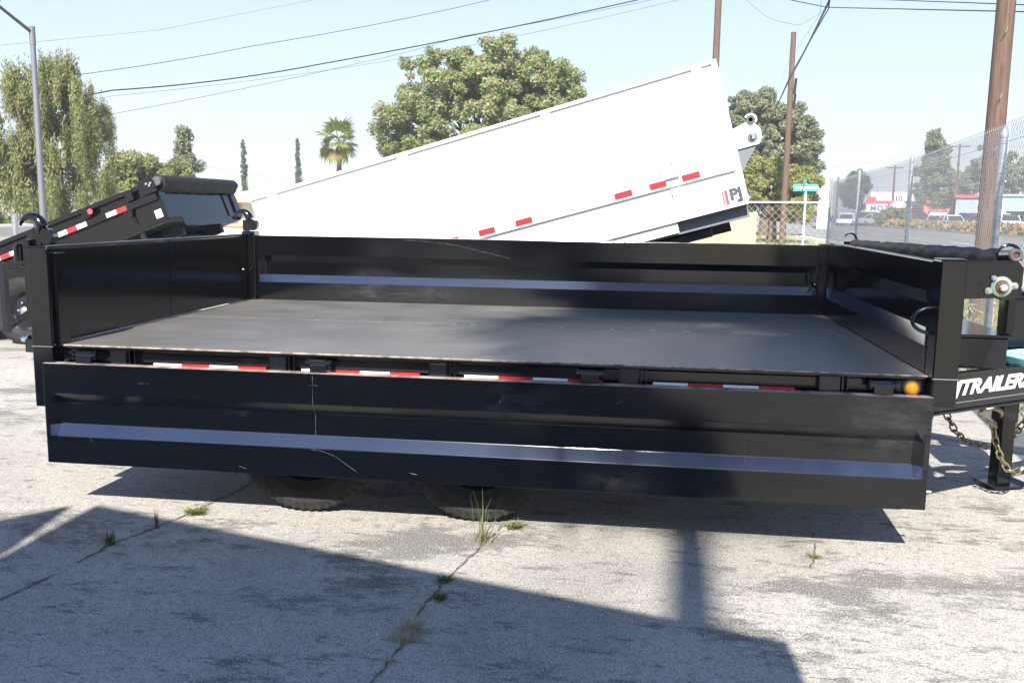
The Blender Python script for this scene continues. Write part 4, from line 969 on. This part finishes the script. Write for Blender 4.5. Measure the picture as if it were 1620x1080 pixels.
b = MB(); b.prism([(-.21, 1.268), (-.09, 1.285), (-.09, 1.291), (-.21, 1.275)], 'y', -.04, .03); b.box(-.18, -.09, -.02, .015, 1.22, 1.266); b.build('latch_arm', BK, dt, bevel=.003)
b = MB(); b.box(-.145, -.088, -.028, .03, .83, .9); b.mi = 1; b.box(-.137, -.096, -.03, -.0285, .838, .892); b.build('rear_tube', [BK, M['blackflat']], dt, bevel=.003)
b = MB(); b.lathe([(0, .03), (.014, .03), (.014, 0), (.022, 0), (.022, -.01)], (-.146, -.005, .895), (-1,0,0), 10); b.build('bolt', M['chrome'], dt, smooth=True)

# ------------------------------------------------------------------ safety chains
def link_mesh(m, ln=.052, wd=.032, r=.0052):
    b = MB(); pts = []
    for i in range(16):
        a = 2*PI*i/16; x = math.cos(a)*wd/2 ; z = math.sin(a)*wd/2 + (ln-wd)/2*(1 if math.sin(a) >= 0 else -1); pts.append((z, x, 0))
    b.tube(pts, r, 6, closed=True); o = b.build('chain_link', m, smooth=True); me = o.data; bpy.data.objects.remove(o); return me
def chain(label, P, m, lnk=.040, sag=0):
    pts = [Vector(p) for p in P]; path = []
    for a, q in zip(pts[:-1], pts[1:]):
        for i in range(40):
            t = i/40; v = a.lerp(q, t); v.z -= sag*4*t*(1-t); path.append(v)
    path.append(pts[-1]); t = thing('safety_chain', label, 'chain', pts[0], 'safety chains'); me = link_mesh(m)
    out = [path[0]]; acc = 0
    for a, q in zip(path[:-1], path[1:]):
        acc += (q-a).length
        if acc >= lnk: out.append(q); acc = 0
    for i, (a, q) in enumerate(zip(out[:-1], out[1:])):
        x = (q-a).normalized(); y = x.orthogonal().normalized(); z = x.cross(y); rt = Matrix((x, y, z)).transposed() @ Matrix.Rotation(PI/2*(i % 2) + .5, 3, 'X')
        inst('chain_link', me, t, (a+q)/2 - pts[0], rt)
    return t
def tp(px, py, Y): d = ray(px, py); k = (Y-CAM.y)/d.y; return CAM + d*k
chain('dull dark chain sagging between trailer corner and jack leg', [tp(1496, 652, .75), tp(1512, 684, .78), tp(1535, 702, .85), tp(1566, 707, 1.0)], M['darkchain'])
gch = chain('yellow zinc chain hanging by a hook in front of the jack', [tp(1571, 668, .95), tp(1573, 690, .95), tp(1582, 722, .95), tp(1594, 743, .95), tp(1606, 748, .97), tp(1626, 735, 1.0)], M['gold'])
hk = tp(1568, 655, .95); b = MB()
for i in range(1): 
    pts = [hk + Vector((.055*math.cos(a), -.0, .035*math.sin(a))) for a in [(-.4 + 4.6*i/18) for i in range(19)]]
b.tube(pts, [.008+.007*math.sin(PI*i/18) for i in range(19)], 8); b.tube([pts[-1], tp(1576, 676, .95)], [.010, .012], 8); b.build('chain_hook', M['gold'], gch, smooth=True)
chain('short dark rusty chain piece at the right edge behind the jack', [tp(1634, 650, 1.4), tp(1612, 678, 1.4), tp(1604, 688, 1.35), tp(1600, 690, 1.3)], M['darkchain'])
# turquoise strap coil on the tongue
b = MB(); cc = Vector((4.95, .62, .862))
for k in range(5):
    rr = .12+.014*k; pts = [cc + Vector((.06+rr*math.cos(a)*1.1, rr*math.sin(a)*.7, .010*k - .005 + .006*math.sin(3*a+k))) for a in [2*PI*i/28 for i in range(28)]]
    b.tube(pts, .009, 6, closed=True)
tag(b.build('strap_coil', M['turq'], smooth=True), 'turquoise coiled strap lying on the tongue at the right edge', 'strap')

# ================================================================== WHITE DUMP TRAILER
Uv = Vector((.9607, -.0672, .2692)).normalized(); hv = Vector((Uv.x, Uv.y, 0)).normalized(); Nv = Vector((-hv.y, hv.x, 0)); Vv = Uv.cross(Nv); Vv = Vv if Vv.z > 0 else -Vv
O_ = Vector((3.56, 3.77, 2.855))
MW = Matrix(((Uv.x, Nv.x, Vv.x, O_.x), (Uv.y, Nv.y, Vv.y, O_.y), (Uv.z, Nv.z, Vv.z, O_.z), (0, 0, 0, 1)))   # local x along bed, y inward, z up the side
WH = M['white']
wt = thing('dump_trailer', 'white high-sided dump trailer with its bed tilted up behind the black one', 'trailer', (1.4, 5.2, 0))
LB = 4.44; BW = 2.0
b = MB(MW); b.box(-LB, 0, 0, .006, -1.23, -.03); b.build('bed_side', WH, wt, bevel=.002)
b = MB(MW); b.box(-LB, 0, BW-.006, BW, -1.23, -.03); b.build('bed_side', WH, wt, bevel=.002)
b = MB(MW); b.box(-.012, -.004, .007, BW-.007, -1.21, -.031); b.build('bed_front', WH, wt)
b = MB(MW); b.box(-LB, -.013, .007, BW-.007, -1.235, -1.22); b.build('bed_floor', M['greypaint'], wt)
b = MB(MW); b.box(-LB, -LB+.04, .007, BW-.007, -1.21, -.031); b.build('tailgate', WH, wt, bevel=.004)
for y0, y1 in ((-.024, .02), (BW-.02, BW+.024)):
    b = MB(MW); b.box(-LB-.01, .004, y0, y1, -.03, 0); b.build('top_rail', WH, wt, bevel=.005)
    s_ = y0 if y0 < 0 else y1
    for u0, u1 in ((-.214, -.133), (-1.545, -1.46), (-2.91, -2.815), (-4.25, -4.16)):
        b = MB(MW); b.box(u0, u1, min(s_*.9+(.0 if y0 < 0 else .2), -.002) if y0 < 0 else BW+.002, -.002 if y0 < 0 else BW+.05, -.86, -.031); b.build('side_post', WH, wt, bevel=.004)
b = MB(MW); b.box(-.04, .006, -.02, -.002, -1.21, -.031); b.build('front_post', WH, wt, bevel=.006)
b = MB(MW); b.box(-LB, -.046, -.030, -.002, -.935, -.855); b.build('lower_rail', WH, wt, bevel=.006)
b = MB(MW); b.box(-LB, -.0, -.010, -.002, -1.236, -1.215); b.build('floor_rail', WH, wt, bevel=.003)
for k, (u0, u1) in enumerate(((-1.086, -.929), (-.787, -.628), (-.492, -.338), (-2.349, -2.193), (-1.998, -1.841), (-2.70, -2.54))):
    for q, mm in ((0, 'red'), (1, 'whitetape')):
        b = MB(MW); b.box(u0 + q*(u1-u0), u1 + q*(u1-u0), -.0320, -.0305, -.918, -.862)
        if q == 0 or k not in (1, 2): b.build('reflective_tape', M[mm], wt)
b = MB(MW); b.prism([(-.06, -.947), (-.002, -.947), (-.002, -1.12)], 'x', -.60, -.59); b.prism([(-.06, -.947), (-.002, -.947), (-.002, -1.12)], 'x', -.54, -.53); b.box(-.62, -.51, -.062, -.002, -.86, -.82); b.build('spreader_bracket', WH, wt, bevel=.003)
for u, v in ((-.172, -.765), (-1.63, -.80)):
    b = MB(MW); b.box(u-.055, u+.055, -.025, -.002, v-.078, v+.078); b.build('tie_pocket', WH, wt, bevel=.006)
for u, v in ((-.66, -.80), (-.55, -.75)):
    b = MB(MW); b.lathe([(.008, 0), (.008, .004), (0, .004)], (u, -.002, v), (0,-1,0), 8); b.build('bolt', M['bezel'], wt)
b = MB(MW); b.prism([(.006, -.60), (.12, -.575), (.19, -.60), (.225, -.66), (.225, -.73), (.19, -.775), (.006, -.775)], 'y', -.03, -.022); tb_ = b.build('tarp_bracket', WH, wt, bevel=.003)
b = MB(MW); b.prism([(.008, -.777), (.17, -.777), (.02, -.95), (.008, -.95)], 'y', -.012, .12); b.build('bracket_shade_wedge', M['greypaint'], tb_)  # dark wedge added for the angled shadow under the tarp bracket
b = MB(MW); b.lathe([(.042, 0), (.042, .012), (.024, .016), (.022, 0)], (.148, -.031, -.705), (0,-1,0), 22); br = b.build('bearing', M['greypaint'], wt, smooth=True)
b = MB(MW); b.lathe([(.02, 0), (.02, .03), (0, .032)], (.148, -.031, -.705), (0,-1,0), 16); b.build('shaft_end', M['chrome'], br, smooth=True)
b = MB(MW); b.lathe([(.03, -.03), (.03, .03), (.018, .03), (.018, -.03)], (.165, -.025, -.565), (0,-1,0), 20); b.build('roll_tube', M['bezel'], wt, smooth=True)
b = MB(MW); b.tube([(.165+.045*math.cos(a), -.025, -.565+.045*math.sin(a)) for a in [(-.7+3.2*i/14) for i in range(15)]], [.009]*15, 8); b.build('tarp_hook', WH, wt, smooth=True)
b = MB(MW); b.tube([(.165, 0, -.565), (.165, BW, -.565)], .02, 10); b.build('tarp_roll', M['tarp'], wt, smooth=True)
b = MB(MW); b.box(-.9, -.012, .10, .19, -1.35, -1.236); b.build('bed_frame', M['greypaint'], wt, bevel=.004)
b = MB(MW); b.box(-LB, -.62, .02, .06, -1.33, -1.236); b.build('bed_skirt', WH, wt, bevel=.003)
b = MB(MW); b.box(-LB, -.18, .5, .58, -1.44, -1.237); b.box(-LB, -.18, BW-.58, BW-.5, -1.44, -1.237); b.build('bed_beam', M['blackflat'], wt, bevel=.004)
b = MB(MW); b.box(-1.2, -.35, .22, .42, -1.44, -1.36); b.build('scissor_arm', M['blackflat'], wt, bevel=.01)
# emblem: three stripes and letters
for u0, u1, mm in ((-.212, -.207, 'letgrey'), (-.200, -.187, 'letred'), (-.179, -.153, 'letred')):
    b = MB(MW); b.box(u0, u1, -.0032, -.0018, -1.205, -1.078); b.build('emblem_stripe', M[mm], wt)
W3 = MW.to_3x3()
me = text_mesh('PJ', .125, 0, .0075, .0008, 1.05, 1.05); place_text('lettering', me, M['letgrey'], wt, MW @ Vector((-.138, -.0028, -1.168)), W3 @ Vector((1,0,0)), W3 @ Vector((0,0,1)))
me = text_mesh('TRAILERS', .026, 0, .0006, .0008, 1.1, .85); place_text('lettering', me, M['letgrey'], wt, MW @ Vector((-.140, -.0028, -1.204)), W3 @ Vector((1,0,0)), W3 @ Vector((0,0,1)))
# chassis under the white bed (runs level along the bed's heading)
MC = Matrix(((hv.x, Nv.x, 0, O_.x), (hv.y, Nv.y, 0, O_.y), (0, 0, 1, 0), (0, 0, 0, 1)))
b = MB(MC); b.box(-4.5, .2, .5, .6, .42, .56); b.box(-4.5, .2, BW-.6, BW-.5, .42, .56); b.build('chassis_rail', M['blackflat'], wt, bevel=.004)
for k in range(5):
    b = MB(MC); b.box(-4.3+k*1.1, -4.22+k*1.1, .6, BW-.6, .44, .54); b.build('cross_member', M['blackflat'], wt)
b = MB(MC); b.bar((-2.4, 1.0, .5), (-1.5, 1.0, 1.28), .14, .14); b.build('hoist_cylinder', M['blackflat'], wt, bevel=.02)
b = MB(MC); b.bar((.2, .55, .49), (1.5, 1.0, .49), .06, .12); b.bar((.2, BW-.55, .49), (1.5, 1.0, .49), .06, .12); b.build('tongue_beam', M['blackflat'], wt)
for x in (-2.45, -1.6):
    for y, s_ in ((.12, -1), (BW-.12, 1)):
        b = MB(MC); b.lathe([(0, .05), (.19, .03), (.22, .08), (.34, .1), (.37, .07), (.37, -.08), (0, -.1)], (x, y, .37), (0, s_, 0), 26); b.build('wheel', M['rubber'], wt, smooth=True)

# ================================================================== BLACK TILTED DUMP TRAILER AT LEFT
th = R(20.5); Ob = Vector((-2.37, 5.30, 1.845))
MK = Matrix(((math.cos(th), 0, -math.sin(th), Ob.x), (0, 1, 0, Ob.y), (math.sin(th), 0, math.cos(th), Ob.z), (0, 0, 0, 1)))
kt = thing('dump_trailer', 'small black dump trailer with tilted bed and black tarp roll at left', 'trailer', (-4.2, 6.2, 0))
KL = 3.66; KW = 1.9
B2 = M['black2']
b = MB(MK); b.box(-KL, 0, 0, .006, -.46, -.05); b.build('bed_side', BK, kt, bevel=.002)
b = MB(MK); b.box(-KL, 0, KW-.006, KW, -.46, -.05); b.build('bed_side', BK, kt, bevel=.002)
b = MB(MK); b.prism([(.007, -.05), (KW-.007, -.05), (KW-.007, -.40), (KW-.25, -.42), (KW-.3, -.52), (.38, -.52), (.33, -.42), (.007, -.40)], 'x', -.012, -.004); b.build('bed_front', M['bedfront'] if 'bedfront' in M else BK, kt)
for y0_, y1_ in ((-.02, .12), (KW-.12, KW+.02)):
    b = MB(MK); b.box(-.03, .02, y0_, y1_, -.44, -.02); b.build('front_post', BK, kt, bevel=.005)
b = MB(MK); b.box(-.008, .012, KW-.34, KW-.30, -.42, -.06); b.build('front_rib', BK, kt, bevel=.003)
b = MB(MK); b.box(-KL, -.014, .007, KW-.007, -.475, -.462); b.build('bed_floor', M['blackflat'], kt)
for y0 in (-.06, KW-.02):
    b = MB(MK); b.box(-KL, .0, y0, y0+.08, -.05, 0); b.build('top_rail', BK, kt, bevel=.006)
b = MB(MK); b.box(-KL, -.0, -.05, -.001, -.215, -.135); b.build('mid_rail', BK, kt, bevel=.006)
for u in (-.30, -.86, -1.6, -2.4, -3.2):
    b = MB(MK); b.box(u-.045, u+.045, -.075, -.001, -.13, -.004); b.build('stake_pocket', BK, kt, bevel=.006)
b = MB(MK); b.box(-.16, .03, -.068, -.061, -.13, .03); kb = b.build('tarp_bracket', BK, kt, bevel=.006)
for u, v in ((-.05, -.02), (-.02, -.05), (.0, -.03)):
    b = MB(MK); b.lathe([(0, .02), (.014, .02), (.014, 0)], (u, -.07, v), (0,-1,0), 8); b.build('bolt', M['zinc'], kb)
for u0 in (-.56, -1.05, -1.95, -2.75):
    n_ = 3 if u0 > -2.8 else 2
    b = MB(MK)
    for i in range(n_ if u0 != -.56 else 2):
        b.mi = i % 2 if u0 != -.56 else i
        b.box(u0 - .09 + .13*i - (.16 if n_ == 3 and u0 != -.56 else 0), u0 + .04 + .13*i - (.16 if n_ == 3 and u0 != -.56 else 0), -.0525, -.051, -.20, -.15)
    b.build('reflective_tape', [M['whitetape'], M['red']], kt)
b = MB(MK); b.lathe([(.036, 0), (.036, .002), (0, .002)], (-.80, -.0762, -.07), (0,-1,0), 5); b.build('emblem', M['letred'], kt)
b = MB(MK); b.box(-.12, -.02, -.003, -.001, -.40, -.31); b.build('white_decal', M['letter'], kt)
b = MB(MK); b.prism([(-.46, -.215), (-.34, -.215), (-.37, -.29), (-.42, -.29)], 'y', -.04, -.002); b.tube([(-.37, -.03, -.29), (-.365, -.03, -.38)], .006, 6); b.build('chain_bracket', BK, kt)
rp0 = MK @ Vector((.045, .03, -.02)); rp1 = MK @ Vector((.045, KW-.02, -.02))
kr = wrinkled_roll(rp0, rp1, .068, 7, seg=80, sagbag=.06, pinch=.0, wr=.012).build('tarp_roll', M['tarp'], kt, smooth=True)
b = MB(); 
for q in (rp0, rp1): b.lathe([(0, -.03), (.05, -.03), (.05, .03), (0, .03)], q + Vector((0, -.03 if q is rp0 else .05, 0)), (0,1,0), 14)
b.build('roll_end', M['bezel'], kr, smooth=True)
b = MB(MK); 
for y in (.45, KW-.45): b.box(-KL, -.1, y-.04, y+.04, -.60, -.476)
b.build('bed_beam', M['blackflat'], kt, bevel=.004)
for k in range(6):
    b = MB(MK); b.box(-.4-k*.55, -.34-k*.55, .03, KW-.03, -.55, -.477); b.build('cross_member', B2, kt)
b = MB(MK); b.box(-1.3, -.25, .75, 1.2, -.66, -.56); b.build('scissor_arm', B2, kt, bevel=.01)
b = MB(); b.box(-6.4, -2.3, 5.7, 5.8, .42, .56); b.box(-6.4, -2.3, 6.7, 6.8, .42, .56); b.build('chassis_rail', M['blackflat'], kt, bevel=.004)
b = MB(); b.bar((-4.6, 6.25, .5), (-3.3, 6.25, 1.05), .14, .14); b.build('hoist_cylinder', M['blackflat'], kt, bevel=.02)
for x in (-3.85, -4.72):
    for y, s_ in ((5.14, -1), (7.36, 1)):
        make_wheel(kt, (x, y, .38), s_)
b = MB(); b.prism([(-5.3, .5), (-5.2, .8), (-5.05, .86), (-3.5, .86), (-3.35, .8), (-3.25, .5), (-3.28, .5), (-3.37, .78), (-3.5, .83), (-5.05, .83), (-5.18, .78), (-5.27, .5)], 'y', 4.98, 5.29); b.build('fender', BK, kt, bevel=.003)
b = MB(); b.box(-2.33, -2.28, 5.7, 6.8, .42, .56); b.bar((-2.3, 5.75, .49), (-1.25, 6.25, .49), .07, .12); b.bar((-2.3, 6.75, .49), (-1.25, 6.25, .49), .07, .12); b.build('tongue_beam', M['blackflat'], kt)

# square black gate post and drop-leg at the left edge, in front of the small trailer
gpx = at(8, 470, 10.2); 
b = MB(); b.box(gpx.x-.03, gpx.x+.03, gpx.y-.03, gpx.y+.03, .32, at(8, 415, 10.2).z); b.build('stabiliser_post', B2, kt, bevel=.004)
b = MB(); b.bar((gpx.x-.5, gpx.y, .81), (gpx.x-.03, gpx.y, .81), .04, .06); b.bar((gpx.x, gpx.y, .36), (gpx.x-.5, 5.05, .45), .05, .05); b.build('stabiliser_rail', B2, kt, bevel=.004)
# ================================================================== BEHIND THE CAMERA: unseen beds, outlines shaped to throw the big shadow
YC = -4.75
def sh(gx, gy): k = gy-YC; return (gx - .045*k, .916*k)
def raised(label, pts, name, depth, x_f0, x_f1):
    c_ = sum(p[0] for p in pts)/len(pts); t = thing(name, label, 'trailer', (c_, YC-1, 0))
    b = MB(); b.prism(pts, 'y', YC, YC-.02); b.build('bed_side', M['greypaint'], t); b = MB(); b.prism(pts, 'y', YC-depth+.02, YC-depth); b.build('bed_side', M['greypaint'], t)
    n = len(pts); b = MB()
    for i in range(n):
        if i == 0: continue
        a = pts[i]; q = pts[(i+1) % n]; b.add([(a[0], YC-.021, a[1]), (q[0], YC-.021, q[1]), (q[0], YC-depth+.021, q[1]), (a[0], YC-depth+.021, a[1])], [(0,1,2,3)])
    b.build('bed_floor', M['greypaint'], t)
    zb_ = min(p[1] for p in pts)
    b = MB(); b.box(x_f0, x_f1, YC-depth+.3, YC-depth+.45, .45, .6); b.box(x_f0, x_f1, YC-.45, YC-.3, .45, .6); b.build('chassis_rail', M['blackflat'], t)
    xm = (x_f0+x_f1)/2
    b = MB(); b.bar((xm-.6, YC-depth/2, .55), (xm, YC-depth/2, zb_+.4), .2, .2); b.bar((x_f0+.1, YC-depth/2, .55), (x_f0+.1, YC-depth/2, zb_+.2), .2, .2); b.build('hoist_cylinder', M['blackflat'], t)
    for x in (xm-.45, xm+.45):
        for y in (YC-.12, YC-depth+.12):
            b = MB(); b.tube([(x, y-.1, .4), (x, y+.1, .4)], .39, 24); b.build('wheel', M['rubber'], t, smooth=True)
raised('unseen high raised dump bed behind the camera, shaped to throw the large foreground shadow', [sh(.15, .06), sh(3.585, -.95), sh(3.60, -1.28), sh(2.55, -2.75), sh(2.4, -3.9), sh(.4, -3.6), sh(.3, -1.6), sh(.10, -.98), sh(.30, -.83), sh(.30, -.655), sh(.265, -.63)], 'shadow_caster_bed', 2.0, -.2, 3.0)
raised('unseen steep bed shape behind the camera at left, added as second shadow caster', [sh(.03, .03), sh(.135, -.585), sh(.10, -.64), sh(.02, -.80), sh(.10, -1.0), sh(.28, -1.6), sh(.28, -3.6), sh(-3.2, -3.6), sh(-1.6, -1.9), sh(-.19, -.25)], 'shadow_caster_bed', 2.0, -2.6, -.3)
print('objects', len(bpy.data.objects))
